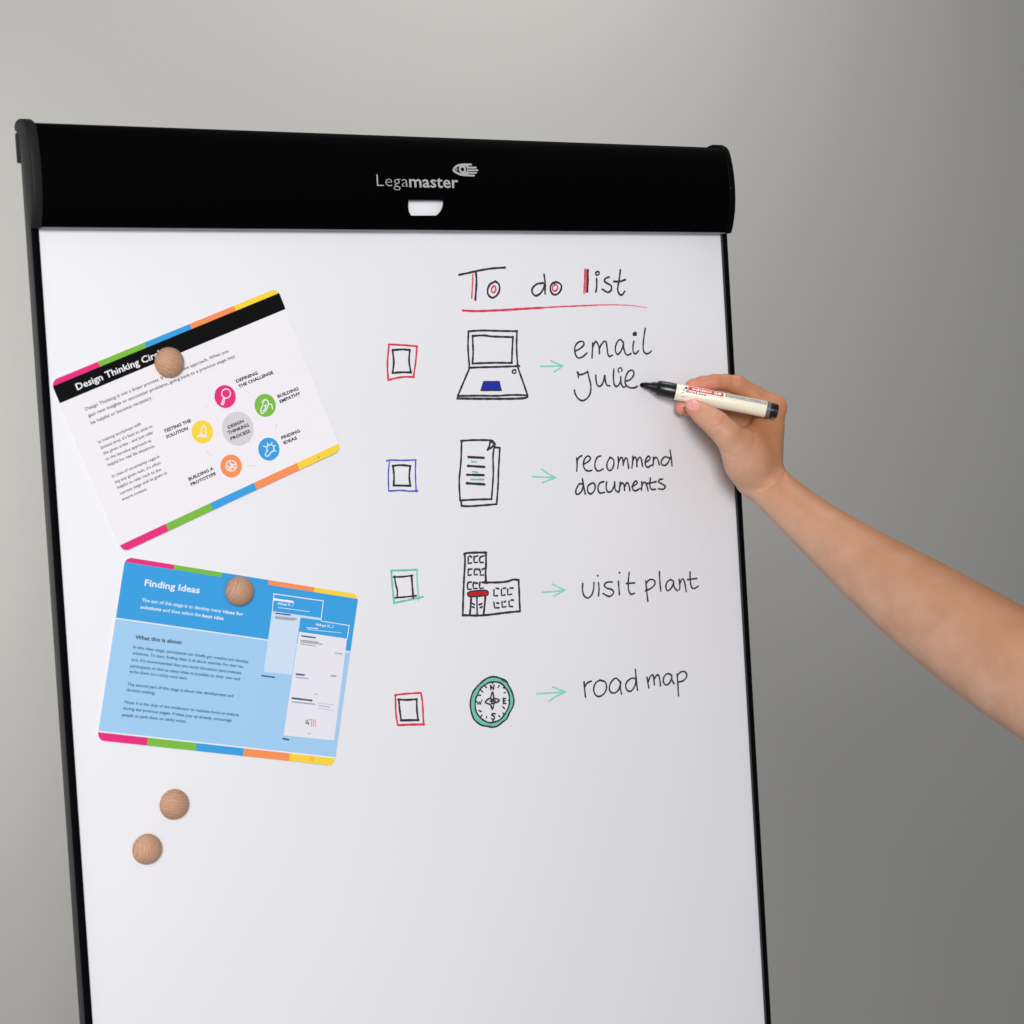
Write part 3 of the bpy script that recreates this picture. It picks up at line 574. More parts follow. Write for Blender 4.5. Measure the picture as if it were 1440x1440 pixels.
fl.stroke(c2.pts(D3, [(880, 512), (1255, 572)]), .6, whitep, False, .2); fl.stroke(c2.pts(D3, [(1253, 572), (1225, 760)]), .6, whitep, False, .2); fl.stroke(c2.pts(D3, [(1215, 925), (1250, 930)]), .8, whitep, False, .2)
c2.T(fl, D3, 'What if...?', (798, 576), (1042, 604), 2.2, whitep, .024, .2); fl.stroke(c2.pts(D3, [(685, 602), (830, 614)]), .8, wtx, False, .2); fl.stroke(c2.pts(D3, [(700, 625), (1150, 672)]), .4, wtx, False, .2)
for Z, a, b, wd, m_ in ((D3, (615, 712), (800, 738), 1.1, txt2), (D3, (605, 772), (835, 800), 1.2, faint), (D3, (605, 795), (890, 825), .9, faint), (D3, (600, 822), (800, 850), .8, faint), (D3, (1060, 945), (1160, 957), .9, faint), (D3, (540, 1228), (770, 1255), 1.3, txt2), (D3, (535, 1270), (850, 1305), .9, faint),
                        (D3, (1010, 1250), (1070, 1255), 1.6, faint), (D4, (485, 400), (745, 432), 1.4, txt2), (D4, (485, 450), (790, 482), 1.1, faint), (D4, (840, 500), (990, 518), .7, faint), (D4, (780, 345), (830, 350), .6, faint), (D4, (690, 875), (735, 880), .6, faint), (D4, (830, 465), (1050, 490), .3, faint), (D4, (830, 540), (1045, 565), .3, faint)):
    fl.stroke(c2.pts(Z, [a, b]), wd, m_, False, .2)
for a, b, m_ in (((668, 700), (672, 745), txt), ((690, 690), (700, 760), txt), ((715, 685), (745, 690), faint), ((745, 700), (742, 780), faint), ((770, 690), (768, 780), orange), ((790, 690), (795, 785), orange), ((665, 735), (715, 740), txt)):
    fl.stroke(c2.pts(D4, [a, b]), .7, m_, False, .2)
c2.flat('template_picture', fl, c2.root)
fl = Flat(); fl.stroke(c2.pts(D4, [(80, 97), (245, 120)]), 1.1, txt2, False, .1); c2.flat('caption_line', fl, c2.root); fl = Flat(); fl.stroke(c2.pts(D4, [(358, 945), (432, 962)]), 1.3, txt2, False, .1); c2.flat('caption_line', fl, c2.root); fl = Flat(); c2.T(fl, D4, '22', (708, 1240), (770, 1249), 2.6, orange, .01)
c2.flat('page_number', fl, c2.root)

# ------------------------------------------------------------------ wooden magnets
wood = bpy.data.materials.new('beech_wood'); wood.use_nodes = True; nt = wood.node_tree; bs = nt.nodes['Principled BSDF']
tc = nt.nodes.new('ShaderNodeTexCoord'); mp = nt.nodes.new('ShaderNodeMapping'); mp.inputs['Scale'].default_value = (1, 1, 1)
wv = nt.nodes.new('ShaderNodeTexWave'); wv.bands_direction = 'X'; wv.inputs['Scale'].default_value = 130; wv.inputs['Distortion'].default_value = 5; wv.inputs['Detail'].default_value = 4; wv.inputs['Detail Scale'].default_value = 2.2
no = nt.nodes.new('ShaderNodeTexNoise'); no.inputs['Scale'].default_value = 500; mp2 = nt.nodes.new('ShaderNodeMapping'); mp2.inputs['Scale'].default_value = (3, 1, .25)
nt.links.new(tc.outputs['Object'], mp.inputs[0]); nt.links.new(mp.outputs[0], wv.inputs[0]); nt.links.new(tc.outputs['Object'], mp2.inputs[0]); nt.links.new(mp2.outputs[0], no.inputs[0])
cr_ = nt.nodes.new('ShaderNodeValToRGB'); cr_.color_ramp.elements[0].color = (.47, .25, .155, 1); cr_.color_ramp.elements[1].color = (.60, .355, .235, 1); cr_.color_ramp.elements[0].position = .1; cr_.color_ramp.elements[1].position = .75
mxx = nt.nodes.new('ShaderNodeMix'); mxx.inputs[0].default_value = .5
nt.links.new(wv.outputs['Fac'], mxx.inputs[2]); nt.links.new(no.outputs['Fac'], mxx.inputs[3]); nt.links.new(mxx.outputs[0], cr_.inputs[0]); oi = nt.nodes.new('ShaderNodeObjectInfo'); hs = nt.nodes.new('ShaderNodeHueSaturation'); mr_ = nt.nodes.new('ShaderNodeMapRange'); mr_.inputs[3].default_value = .82; mr_.inputs[4].default_value = 1.0
nt.links.new(oi.outputs['Random'], mr_.inputs[0]); nt.links.new(mr_.outputs[0], hs.inputs['Value']); nt.links.new(cr_.outputs[0], hs.inputs['Color']); nt.links.new(hs.outputs[0], bs.inputs['Base Color'])
bs.inputs['Roughness'].default_value = .6; bs.inputs['Specular IOR Level'].default_value = .25
bp = nt.nodes.new('ShaderNodeBump'); bp.inputs['Strength'].default_value = .25; bp.inputs['Distance'].default_value = .0006; nt.links.new(mxx.outputs[0], bp.inputs['Height']); nt.links.new(bp.outputs[0], bs.inputs['Normal'])
steel = mat('magnet_steel', (150, 150, 152), .35, .5, metal=1)
MR = 12.3
def magnet_mesh():
    v, f = [], []; rings = [(0.001, MR * .98)] + [(MR * math.sin(a), MR * math.cos(a)) for a in [math.radians(x) for x in range(6, 85, 6)]] + [(MR, .8), (MR * .985, .25), (MR * .94, 0)]
    n_ = 48
    for r, h in rings:
        for i in range(n_):
            a = 2 * math.pi * i / n_; v.append((r * math.cos(a) / 1000, -h / 1000 - .0006, r * math.sin(a) / 1000))
    for j in range(len(rings) - 1):
        for i in range(n_): f.append((j * n_ + i, j * n_ + (i + 1) % n_, (j + 1) * n_ + (i + 1) % n_, (j + 1) * n_ + i))
    f.append(tuple((len(rings) - 1) * n_ + i for i in range(n_)))
    me = bpy.data.meshes.new('wooden_dome'); me.from_pydata(v, [], f); me.materials.append(wood); me.polygons.foreach_set('use_smooth', [True] * len(f)); me.update()
    v2 = [(.0095 * math.cos(2 * math.pi * i / 32), y, .0095 * math.sin(2 * math.pi * i / 32)) for y in (-.00055, 0) for i in range(32)]
    f2 = [(i, (i + 1) % 32, (i + 1) % 32 + 32, i + 32) for i in range(32)] + [tuple(range(32))[::-1], tuple(range(32, 64))]
    m2 = bpy.data.meshes.new('magnet_disc'); m2.from_pydata(v2, [], f2); m2.materials.append(steel); m2.update()
    return me, m2
dome, mdisc = magnet_mesh()
for px, py, h, rot, lab in ((239, 510, 1.15, -62, 'round wooden magnet holding the white card over its black title bar'), (337.5, 831.5, 1.15, 25, 'round wooden magnet holding the blue card at its top edge'),
                            (246, 1131, .05, -78, 'upper of the two loose wooden magnets below the cards'), (208, 1194, .05, 8, 'lower of the two loose wooden magnets below the cards')):
    q = at(px - 2.2, py - .3, h)
    e = empty('wooden_magnet', P(q[0], q[1], h), lab, 'magnet', 'round wooden magnets on the white board')
    for nm_, me_ in (('wooden_dome', dome), ('magnet_disc', mdisc)):
        o = bpy.data.objects.new(nm_, me_); COL.objects.link(o); o.parent = e
    e.rotation_euler = (0, math.radians(rot), 0)

# ------------------------------------------------------------------ frame used for marker, hand and arm: x right, y down, z towards the camera (mm)
Z0 = 1.8137; MM = Z0 / F * 1000                # mm per pixel at that depth
def cp(px, py, dz=0):
    Z = Z0 - dz / 1000; return np.array([(px - 720) / F * Z * 1000, (py - 720) / F * Z * 1000, dz], float)
def c2w(q):
    pc = np.array([q[0] / 1000, q[1] / 1000, Z0 - q[2] / 1000]); return b2w(R.T @ (pc - T))
def hz_(x, y, dz=0): return cp(880 + x * .180556, 500 + y * .180556, dz)

# ------------------------------------------------------------------ marker pen
M0 = cp(900.2, 540.6, 1.2); M1 = cp(1093.5, 579.0, 1.2); AX = M1 - M0; ML = np.linalg.norm(AX); AX = AX / ML
UP = np.cross(np.array([0, 0, 1.0]), AX); UP = UP / np.linalg.norm(UP)
if UP[1] > 0: UP = -UP
TC = np.array([0, 0, 1.0])
def mpt(a, th, r): return c2w(M0 + AX * a + r * (math.cos(th) * TC + math.sin(th) * UP))
marker = empty('marker_pen', c2w(M0), 'uncapped black and cream marker pen held in the hand, tip on the board', 'marker')
mk_blk = mat('marker_black_plastic', (16, 16, 20), .28, .5, bump=.03); mk_cream = mat('marker_cream_plastic', (238, 232, 210), .28, .5, noise=.03, nscale=60); felt = mat('felt_tip', (8, 8, 10), .9, .1)
mk_grey = mat('marker_grey_ring', (96, 96, 102), .3, .5); mk_red = mat('marker_red_print', (214, 40, 46), .35, .4); mk_silver = mat('marker_silver_print', (176, 174, 178), .3, .5); mk_dk = mat('marker_dark_print', (60, 62, 58), .4, .3); mk_bl = mat('marker_blue_print', (28, 26, 120), .4, .3); mk_w = mat('marker_white_print', (246, 238, 238), .35, .4)
def lathe(name, prof, m_, n_=48):
    v, f = [], []
    for a, r in prof:
        for i in range(n_): v.append(mpt(a, 2 * math.pi * i / n_, max(r, .01)))
    for j in range(len(prof) - 1):
        for i in range(n_): f.append((j * n_ + i, j * n_ + (i + 1) % n_, (j + 1) * n_ + (i + 1) % n_, (j + 1) * n_ + i))
    f += [tuple(range(n_)), tuple((len(prof) - 1) * n_ + i for i in range(n_))]
    o = mk(name, v, f, m_, marker, smooth=True); fix_normals(o)
    try: o.data.set_sharp_from_angle(angle=math.radians(40))
    except Exception: pass
    return o
k = MM
lathe('felt_nib', [(0, .6), (.4, 1.3), (1.4, 1.9), (3.2, 2.3), (7, 2.4)], felt)
lathe('nib_holder', [(3.4, 2.5), (3.8, 2.9), (9.5, 3.5), (10, 4.2), (15.2, 5.2), (15.6, 6.3), (17.6, 6.9), (18.0, 7.1)], mk_blk)
lathe('grip_collar', [(18.0, 6.6), (18.4, 7.1), (19, 7.3), (32.5, 7.5), (33.2, 7.4), (33.2, 6.8)], mk_blk)
RB = 7.75; AE = 118.5
barrel = lathe('barrel', [(33.2, 7.0), (33.4, 7.6), (34.2, RB), (AE - .6, RB - .1), (AE, RB - .3), (AE, 7)], mk_cream)
lathe('grey_ring', [(AE, 7.0), (AE + .1, RB - .15), (AE + 3.8, RB - .35), (AE + 4, 6.8)], mk_grey)
plug_m = mat('marker_plug_gloss', (12, 12, 26), .18, .6)
lathe('end_plug', [(AE + 4, 6.4), (AE + 4.1, 7.1), (AE + 6.6, 7.05), (AE + 7, 6.6), (ML - .8, 6.4), (ML - .1, 5.8), (ML, 5.0)], plug_m)
for i in range(8):                              # ribs round the plug
    a = 2 * math.pi * i / 8; v, f = [], []
    for (aa, rr) in ((AE + 6.7, 6.5), (ML - .9, 6.3)):
        for dt in (-.09, .09):
            for dr in (-.4, .55): v.append(mpt(aa, a + dt, rr + dr))
    f = [(0, 1, 3, 2), (4, 6, 7, 5), (0, 4, 5, 1), (1, 5, 7, 3), (3, 7, 6, 2), (2, 6, 4, 0)]
    o = mk('plug_rib', v, f, plug_m, marker); fix_normals(o)
def wrap(name, quads=(), texts=(), strokes=()):
    v, f, mi, mats_ = [], [], [], []
    def add(m_):
        if m_ not in mats_: mats_.append(m_)
        return mats_.index(m_)
    for a0, a1, t0, t1, m_, e in quads:
        b = len(v); n_ = 10
        for i in range(n_ + 1):
            t = math.radians(t0 + (t1 - t0) * i / n_); v.append(mpt(a0, t, RB + e)); v.append(mpt(a1, t, RB + e))
        for i in range(n_): f.append((b + 2 * i, b + 2 * i + 1, b + 2 * i + 3, b + 2 * i + 2)); mi.append(add(m_))
    for st, a0, a1, t0, cap, m_, bold, e in texts:
        gv, gf = glyphs(st, bold); x0, x1 = gv[:, 0].min(), gv[:, 0].max(); b = len(v)
        for x, y in gv: v.append(mpt(a0 + (x - x0) / (x1 - x0) * (a1 - a0), math.radians(t0) + y / CAP * cap / RB, RB + e))
        for p in gf: f.append(tuple(b + i for i in p)); mi.append(add(m_))
    return mk(name, v, f, mats_, barrel, mi=mi)
wrap('red_label', [(44.0, 77.0, 24, 62, mk_red, .04)], [('edding 28', 47.5, 75.0, 32, 2.6, mk_w, .03, .17)])
wrap('blue_mark', [(40.8, 43.4, 28, 46, mk_bl, .04)])
wrap('lettering', [(39.4, 41.2, 14, 20, mk_bl, .05), (38.6, 40.6, -4, 1, mk_dk, .05)], [('EcoLine', 42.6, 61.5, 3, 2.3, mk_dk, .02, .16), ('www', 38.6, 43.5, -32, 1.2, mk_dk, 0, .12)])
wrap('silver_label', [(79.5, AE - 1, 30, 64, mk_silver, .03), (79.5, AE - 1, 29, 31, mk_dk, .06), (79.2, 80.0, 30, 64, mk_dk, .06), (AE - 1.6, AE - 1, 30, 64, mk_dk, .06)], [('whiteboard marker', 82, 98, 42, 1.5, mk_dk, 0, .14), ('refillable', 101, 112, 42, 1.5, mk_dk, 0, .14)])

# ------------------------------------------------------------------ hand and forearm: one continuous surface from a smooth distance field
def cap_(a, b, ra, rb): return ('c', a, b, ra, rb)
chains = {
 'thumb': (6, [hz_(528, 404, 13.5), hz_(612, 462, 17), hz_(700, 528, 20), hz_(790, 615, 18), hz_(872, 712, 11)], [7.6, 9.4, 10.9, 11.9, 14.6]),
 'index': (3.0, [hz_(520, 233, -9.8), hz_(600, 222, -8.6), hz_(690, 208, -8.5), hz_(775, 209, -11), hz_(866, 226, -13.5), hz_(1000, 310, -17), hz_(1150, 402, -20)], [6.3, 7.0, 7.1, 7.3, 8.5, 9.2, 11.2]),
 'middle': (3.0, [hz_(440, 404, -9), hz_(520, 408, -14), hz_(610, 395, -22), hz_(810, 345, -31), hz_(1110, 432, -38)], [6.9, 7.4, 7.8, 9.0, 11]),
 'ring': (3.0, [hz_(585, 455, -26), hz_(700, 462, -37), hz_(850, 430, -50), hz_(1100, 500, -57)], [6.6, 7.2, 8.6, 11]),
 'little': (3.0, [hz_(700, 520, -36), hz_(790, 520, -48), hz_(900, 480, -61), hz_(1085, 540, -70)], [5.8, 6.2, 7, 9.5]),
}
wr = hz_(1062, 955, -18)
palm = [cap_(hz_(1150, 402, -20), hz_(1108, 560, -20), 10.8, 11.4), cap_(hz_(1108, 560, -20), hz_(1075, 720, -20), 11.4, 12.2), cap_(hz_(1075, 720, -20), hz_(1035, 880, -20), 12.2, 18),
        cap_(hz_(1110, 432, -38), hz_(1050, 860, -32), 11, 16), cap_(hz_(1100, 480, -55), hz_(1045, 860, -42), 10.5, 14), cap_(hz_(1085, 540, -70), hz_(1040, 860, -52), 9.5, 13),
        cap_(hz_(872, 712, 9), hz_(925, 830, 3), 14.6, 16), cap_(hz_(925, 830, 4), hz_(1010, 950, -10), 16.5, 19.5),
        cap_(hz_(770, 440, -45), hz_(1000, 560, -44), 10.5, 12), cap_(hz_(930, 655, 0), hz_(1090, 590, -14), 9.5, 11), cap_(hz_(965, 720, 1), hz_(1075, 690, -10), 13, 13), cap_(hz_(985, 830, 0), hz_(1070, 810, -12), 15, 15)]
def pz(x, y, dz): return cp(x, y, dz)
arm_j = [wr, pz(1100, 701, -6), pz(1147, 740, 18), pz(1199, 781, 44), pz(1253, 822, 70), pz(1306, 856, 98), pz(1366, 897, 128), pz(1440, 946, 160), pz(1540, 1005, 190), pz(1640, 1060, 215)]
arm_r = [21.2, 21.0, 25.6, 31.0, 36.8, 41.5, 45.5, 48.5, 49, 47]
def cr_interp(A, k=5):
    A = np.array(A, float); A = np.concatenate([2 * A[:1] - A[1:2], A, 2 * A[-1:] - A[-2:-1]]); out = []
    for i in range(1, len(A) - 2):
        for j in range(k):
            t = j / k; p0, p1, p2, p3 = A[i - 1:i + 3]
            out.append(.5 * (2 * p1 + (p2 - p0) * t + (2 * p0 - 5 * p1 + 4 * p2 - p3) * t * t + (3 * p1 - p0 - 3 * p2 + p3) * t ** 3))
    out.append(A[-2]); return np.array(out)
aj, ar = cr_interp(arm_j), cr_interp(np.array(arm_r)[:, None])[:, 0]
arm = []
A0 = arm_j[0]; AD = arm_j[-1] - A0; AL = float(np.linalg.norm(AD)); AD = AD / AL
tj = np.array([(q_ - A0) @ AD for q_ in arm_j]) / AL
PC = [np.polyfit(tj, [q_[i] for q_ in arm_j], 5) for i in range(3)]; PR = np.polyfit(tj, arm_r, 5)
def darm(p):
    t = np.clip(((p - A0.astype(np.float32)) @ AD.astype(np.float32)) / AL, 0, 1)
    for _ in range(2):
        C_ = np.stack([np.polyval(c_, t) for c_ in PC], 1); t = np.clip(t + ((p - C_) @ AD) / AL * .9, 0, 1)
    C_ = np.stack([np.polyval(c_, t) for c_ in PC], 1)
    q_ = p - C_; a = np.polyval(PR, t)
    return np.sqrt((q_ ** 2).sum(1)) - a
arm += [cap_(hz_(1040, 930, -40), pz(1110, 705, -26), 14, 17)]
def dcap(p, c):
    _, a, b, ra, rb = c; ba = b - a; pa = p - a.astype(np.float32)
    t = np.clip((pa @ ba.astype(np.float32)) / float(ba @ ba), 0, 1)
    return np.sqrt(((pa - t[:, None] * ba.astype(np.float32)) ** 2).sum(1)) - (ra + (rb - ra) * t)
def smin(a, b, k):
    h = np.clip(.5 + .5 * (b - a) / k, 0, 1); return b + (a - b) * h - k * h * (1 - h)
def sdf(p):
    p = p.astype(np.float32); d = None
    for nm_, (kk, js, rs) in chains.items():
        dc = None
        for i in range(len(js) - 1):
            q = dcap(p, cap_(js[i], js[i + 1], rs[i], rs[i + 1])); dc = q if dc is None else smin(dc, q, kk)
        d = dc if d is None else smin(d, dc, 1.0)
    dp = None
    for c in palm:
        q = dcap(p, c); dp = q if dp is None else smin(dp, q, 13)
    da = darm(p)
    for c in arm: da = smin(da, dcap(p, c), 14)
    dp = smin(dp, da, 6)
    return smin(d, dp, 7)
LO = np.array([120., -150., -95.]); HI = np.array([640., 330., 285.]); ST = 1.15
n3_ = np.ceil((HI - LO) / ST).astype(int); B = 8
n3_ = ((n3_ + B - 1) // B) * B + 1
G = np.full(n3_, 99, np.float32)
nb = (n3_ - 1) // B
bi = np.stack(np.meshgrid(*[np.arange(x) for x in nb], indexing='ij'), -1).reshape(-1, 3)
cen = LO + (bi * B + B / 2) * ST
dcn = np.concatenate([sdf(cen[i:i + 60000]) for i in range(0, len(cen), 60000)])
act = np.abs(dcn) < B * ST * .87 + 5
for b_ in bi[(dcn <= 0) & ~act]: G[b_[0] * B:b_[0] * B + B + 1, b_[1] * B:b_[1] * B + B + 1, b_[2] * B:b_[2] * B + B + 1] = -99
off = np.stack(np.meshgrid(*[np.arange(B + 1)] * 3, indexing='ij'), -1).reshape(-1, 3)
ab = bi[act]
for i in range(0, len(ab), 150):
    blkc = ab[i:i + 150]; idx = (blkc[:, None, :] * B + off[None]).reshape(-1, 3)
    G[idx[:, 0], idx[:, 1], idx[:, 2]] = sdf(LO + idx * ST)
# surface nets
sg = G < 0
mixd = np.zeros(np.array(G.shape) - 1, bool)
c8 = [(i, j, l) for i in (0, 1) for j in (0, 1) for l in (0, 1)]
def sl(a, o_): return a[o_[0]:a.shape[0] - 1 + o_[0], o_[1]:a.shape[1] - 1 + o_[1], o_[2]:a.shape[2] - 1 + o_[2]]
alls = np.ones_like(mixd); anys = np.zeros_like(mixd)
for o_ in c8: s_ = sl(sg, o_); alls &= s_; anys |= s_
mixd = anys & ~alls
cells = np.argwhere(mixd); vid = np.full(mixd.shape, -1, np.int32); vid[mixd] = np.arange(len(cells))
acc = np.zeros((len(cells), 3)); cnt = np.zeros(len(cells))
for a in c8:
    for ax in range(3):
        if a[ax] == 0:
            b_ = list(a); b_[ax] = 1
            va = G[cells[:, 0] + a[0], cells[:, 1] + a[1], cells[:, 2] + a[2]]; vb = G[cells[:, 0] + b_[0], cells[:, 1] + b_[1], cells[:, 2] + b_[2]]
            cr2 = (va < 0) != (vb < 0); t = np.where(cr2, va / np.where(cr2, va - vb, 1), 0)
            pt = np.tile(np.array(a, float), (len(cells), 1)); pt[:, ax] = t
            acc[cr2] += pt[cr2]; cnt[cr2] += 1
V = LO + (cells + acc / cnt[:, None]) * ST
faces = []
for ax in range(3):
    u_, w_ = (ax + 1) % 3, (ax + 2) % 3
    s0 = [slice(None)] * 3; s1 = [slice(None)] * 3; s0[ax] = slice(0, -1); s1[ax] = slice(1, None)
    ch = np.argwhere(sg[tuple(s0)] != sg[tuple(s1)])
    ok = (ch[:, u_] > 0) & (ch[:, w_] > 0) & (ch[:, u_] < G.shape[u_] - 1) & (ch[:, w_] < G.shape[w_] - 1); ch = ch[ok]
    def cid(du, dw):
        q = ch.copy(); q[:, u_] -= du; q[:, w_] -= dw; return vid[q[:, 0], q[:, 1], q[:, 2]]
    qd = np.stack([cid(0, 0), cid(1, 0), cid(1, 1), cid(0, 1)], 1)
    inside = sg[ch[:, 0], ch[:, 1], ch[:, 2]]
    qd[~inside] = qd[~inside][:, ::-1]; faces.append(qd)
faces = np.concatenate(faces); faces = faces[(faces >= 0).all(1)]
# project to the surface along the gradient, get normals
def grad(p, e=.4):
    g = np.stack([sdf(p + np.eye(3)[i] * e) - sdf(p - np.eye(3)[i] * e) for i in range(3)], 1) / (2 * e)
    return g / (np.linalg.norm(g, axis=1)[:, None] + 1e-9)
N = grad(V); V = V - N * sdf(V)[:, None]
# creases: grooves along short lines given on the side facing the camera
def groove(pts, depth, width, V):
    pts = [hz_(x, y, 0)[:2] for x, y in pts]; best = np.full(len(V), 99.)
    for a, b in zip(pts, pts[1:]):
        ba = b - a; t = np.clip(((V[:, :2] - a) @ ba) / (ba @ ba), 0, 1); best = np.minimum(best, np.linalg.norm(V[:, :2] - a - t[:, None] * ba, axis=1))
    return depth * np.exp(-(best / width) ** 2) * np.clip(N[:, 2] * 2, 0, 1)
disp = np.zeros(len(V))
for pts_, dpt, wdt in (([(715, 480), (700, 505), (680, 525)], .75, 1.0), ([(738, 505), (722, 540), (690, 562), (655, 575)], .8, 1.1), ([(690, 478), (672, 500)], .5, .9),
                       ([(755, 762), (800, 772), (835, 800)], .6, 1.1), ([(770, 785), (815, 800)], .45, 1.0), ([(985, 590), (992, 640), (970, 700)], .8, 3.2), ([(850, 525), (900, 545), (985, 590)], .35, 1.6),
                       ([(1040, 1040), (1100, 1025), (1170, 985), (1235, 930)], 1.5, 1.9), ([(1060, 1065), (1130, 1040)], .3, 1.4), ([(840, 262), (835, 240), (842, 215)], .45, 1.6), ([(655, 250), (672, 225)], .5, 1.6), ([(700, 165), (712, 190), (706, 225)], .3, 1.1), ([(870, 170), (880, 200)], .3, 1.2), ([(560, 170), (572, 200), (566, 235)], .18, 1.0), ([(905, 190), (915, 215)], .25, 1.1), ([(930, 620), (985, 650), (1040, 640)], .2, 2.0), ([(700, 545), (668, 560)], .25, .9), ([(845, 640), (880, 610)], .18, 1.3),
                       ([(870, 600), (900, 570), (960, 560)], .2, 1.5), ([(1000, 520), (1060, 540), (1120, 530)], .25, 1.5), ([(1195, 300), (1215, 330)], .3, 1.2)):
    disp -= groove(pts_, dpt, wdt, V)
V = V + N * disp[:, None]
# skin redness: finger tips, knuckles, thumb side
red = np.zeros(len(V))
for c, r, s_ in ((hz_(500, 240, -9), 16, 1.0), (hz_(440, 404, -9), 15, 1.0), (hz_(520, 400, 14), 13, .75), (hz_(600, 235, -8), 14, .5), (hz_(860, 180, -8), 12, .3), (hz_(1225, 350, -15), 14, .3), (hz_(700, 520, 26), 10, .25), (hz_(640, 235, -3), 12, .6)):
    red = np.maximum(red, s_ * np.exp(-((V - c) ** 2).sum(1) / r ** 2))
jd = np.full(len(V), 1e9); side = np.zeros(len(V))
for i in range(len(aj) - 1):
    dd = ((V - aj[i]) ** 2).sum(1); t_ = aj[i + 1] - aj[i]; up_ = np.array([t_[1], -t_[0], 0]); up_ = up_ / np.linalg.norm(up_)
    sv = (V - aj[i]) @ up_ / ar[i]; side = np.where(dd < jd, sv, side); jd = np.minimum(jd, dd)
arm_shade = np.clip(side * .55 + .45, 0, 1)  # browner towards the arm's upper edge: shade put into the skin colour
Wv = R.T @ (np.stack([V[:, 0] / 1000, V[:, 1] / 1000, Z0 - V[:, 2] / 1000], 0) - T[:, None])
Wv = np.stack([Wv[0], Wv[2], -Wv[1]], 1)
skin = bpy.data.materials.new('skin'); skin.use_nodes = True; nt = skin.node_tree; bs = nt.nodes['Principled BSDF']
at_ = nt.nodes.new('ShaderNodeAttribute'); at_.attribute_name = 'redness'
tc = nt.nodes.new('ShaderNodeTexCoord'); n1 = nt.nodes.new('ShaderNodeTexNoise'); n1.inputs['Scale'].default_value = 32; n1.inputs['Detail'].default_value = 7; nt.links.new(tc.outputs['Object'], n1.inputs[0])
ma = nt.nodes.new('ShaderNodeMix'); ma.data_type = 'RGBA'; ma.inputs[6].default_value = (.53, .285, .175, 1); ma.inputs[7].default_value = (.67, .405, .285, 1); mrs = nt.nodes.new('ShaderNodeMapRange'); mrs.inputs[1].default_value = .2; mrs.inputs[2].default_value = .8; nt.links.new(n1.outputs['Fac'], mrs.inputs[0]); nt.links.new(mrs.outputs[0], ma.inputs[0])
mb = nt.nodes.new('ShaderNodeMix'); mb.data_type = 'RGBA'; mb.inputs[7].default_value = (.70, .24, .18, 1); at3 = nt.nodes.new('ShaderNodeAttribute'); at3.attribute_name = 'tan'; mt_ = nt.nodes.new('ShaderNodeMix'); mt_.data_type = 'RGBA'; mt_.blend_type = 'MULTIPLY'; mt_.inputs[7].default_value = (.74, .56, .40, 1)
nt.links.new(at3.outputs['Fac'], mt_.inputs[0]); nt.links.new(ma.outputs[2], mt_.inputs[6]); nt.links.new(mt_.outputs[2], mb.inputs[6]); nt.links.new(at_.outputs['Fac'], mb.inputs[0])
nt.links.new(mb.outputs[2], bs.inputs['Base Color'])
bs.inputs['Roughness'].default_value = .5; bs.inputs['Specular IOR Level'].default_value = .35
bs.inputs['Subsurface Weight'].default_value = .09; bs.inputs['Subsurface Radius'].default_value = (1, .35, .2); bs.inputs['Subsurface Scale'].default_value = .006
vo = nt.nodes.new('ShaderNodeTexVoronoi'); vo.inputs['Scale'].default_value = 900; n2 = nt.nodes.new('ShaderNodeTexNoise'); n2.inputs['Scale'].default_value = 260; n2.inputs['Detail'].default_value = 6
nt.links.new(tc.outputs['Object'], vo.inputs[0]); nt.links.new(tc.outputs['Object'], n2.inputs[0])
ad = nt.nodes.new('ShaderNodeMath'); ad.operation = 'ADD'; nt.links.new(vo.outputs['Distance'], ad.inputs[0]); nt.links.new(n2.outputs['Fac'], ad.inputs[1])
bp = nt.nodes.new('ShaderNodeBump'); bp.inputs['Strength'].default_value = .28; bp.inputs['Distance'].default_value = .0005; nt.links.new(ad.outputs[0], bp.inputs['Height']); nt.links.new(bp.outputs[0], bs.inputs['Normal'])
me = bpy.data.meshes.new('person'); base = np.array(c2w(wr))
me.from_pydata((Wv - base).tolist(), [], faces.tolist()); me.polygons.foreach_set('use_smooth', [True] * len(faces)); me.materials.append(skin)
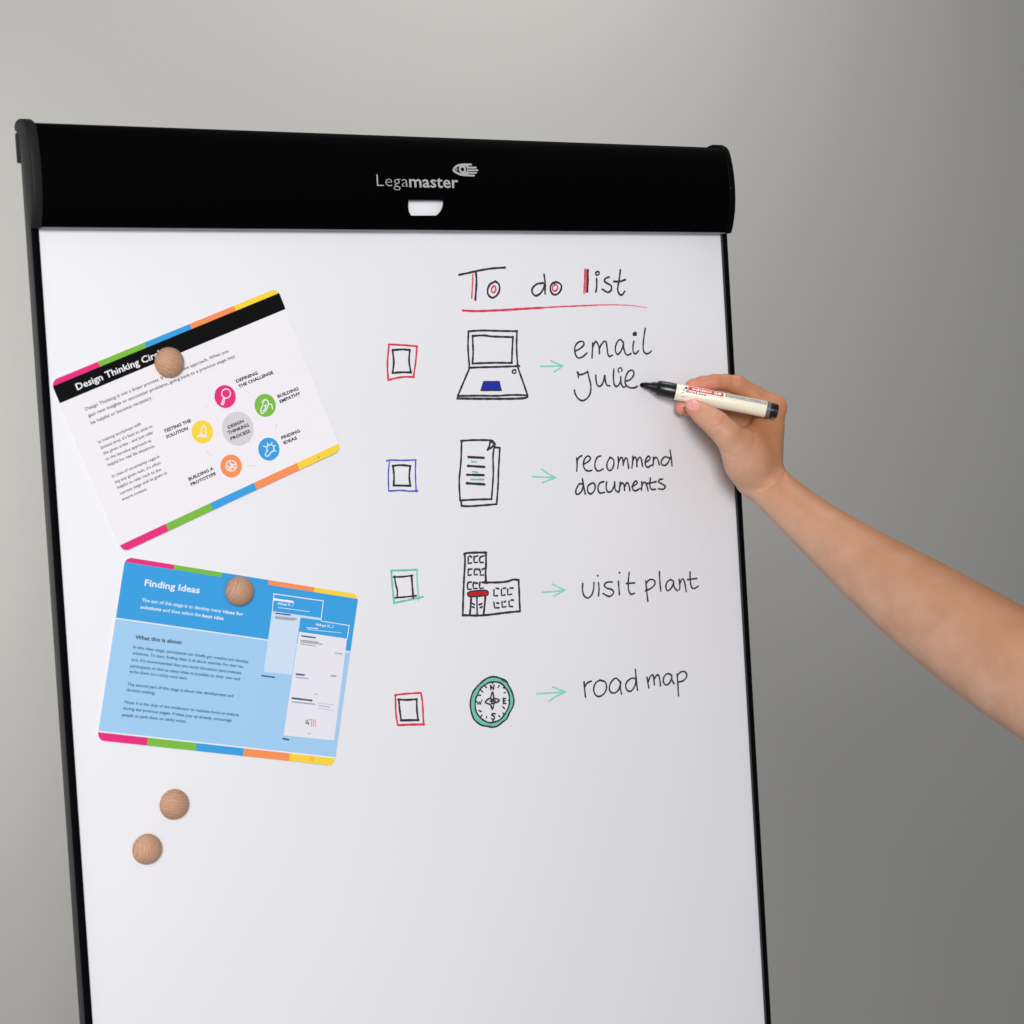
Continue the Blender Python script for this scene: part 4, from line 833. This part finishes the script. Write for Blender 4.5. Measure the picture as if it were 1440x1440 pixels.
at2 = me.attributes.new('tan', 'FLOAT', 'POINT'); at2.data.foreach_set('value', arm_shade.astype(np.float32)); atr = me.attributes.new('redness', 'FLOAT', 'POINT'); atr.data.foreach_set('value', red.astype(np.float32)); me.update()
fv = me.polygons[0]; 
person = bpy.data.objects.new('person', me); COL.objects.link(person); person.location = base; ORG[person.name] = Vector(base)
fix_normals(person)
person['label'] = 'bare forearm and hand of a person writing on the board with a marker'; person['category'] = 'person'
# thumbnail: curved plate following the skin
nail_m = mat('fingernail', (232, 158, 150), .34, .45, noise=.05, nscale=300); nail_m.node_tree.nodes['Principled BSDF'].inputs['Subsurface Weight'].default_value = .1
def nail(cx, cy, ang, la, lb, z_hint):
    nu, nv_ = 17, 15; ca, sa = math.cos(ang), math.sin(ang); pts = []
    for i in range(nu):
        for j in range(nv_):
            u = -1 + 2 * i / (nu - 1); w_ = -1 + 2 * j / (nv_ - 1)
            x = u * math.sqrt(1 - .42 * w_ * w_); y = w_ * math.sqrt(1 - .42 * u * u)
            c = cp(cx, cy, z_hint); pts.append([c[0] + (ca * x * la - sa * y * lb), c[1] + (sa * x * la + ca * y * lb), 60.])
    p = np.array(pts)
    for _ in range(40): p[:, 2] -= np.clip(sdf(p), -5, 12) * .8
    n_ = grad(p); out = []
    for i in range(nu):
        for j in range(nv_):
            u = abs(-1 + 2 * i / (nu - 1)); w_ = abs(-1 + 2 * j / (nv_ - 1)); e = max(u, w_)
            q = p[i * nv_ + j] + n_[i * nv_ + j] * (.42 if e < .99 else -.15); out.append(c2w(q))
    f = [(i * nv_ + j, i * nv_ + j + 1, (i + 1) * nv_ + j + 1, (i + 1) * nv_ + j) for i in range(nu - 1) for j in range(nv_ - 1)]
    o = mk('thumbnail', out, f, nail_m, person, smooth=True)
    bm = bmesh.new(); bm.from_mesh(o.data); bmesh.ops.recalc_face_normals(bm, faces=bm.faces)
    if sum((fc.normal @ 1 if False else fc.normal.dot(cf)) for fc in bm.faces) > 0:
        for fc in bm.faces: fc.normal_flip()
    bm.to_mesh(o.data); bm.free()
nail(972.6, 569.0, math.radians(40), 6.5, 5.7, 15)
S.render.engine = 'CYCLES'
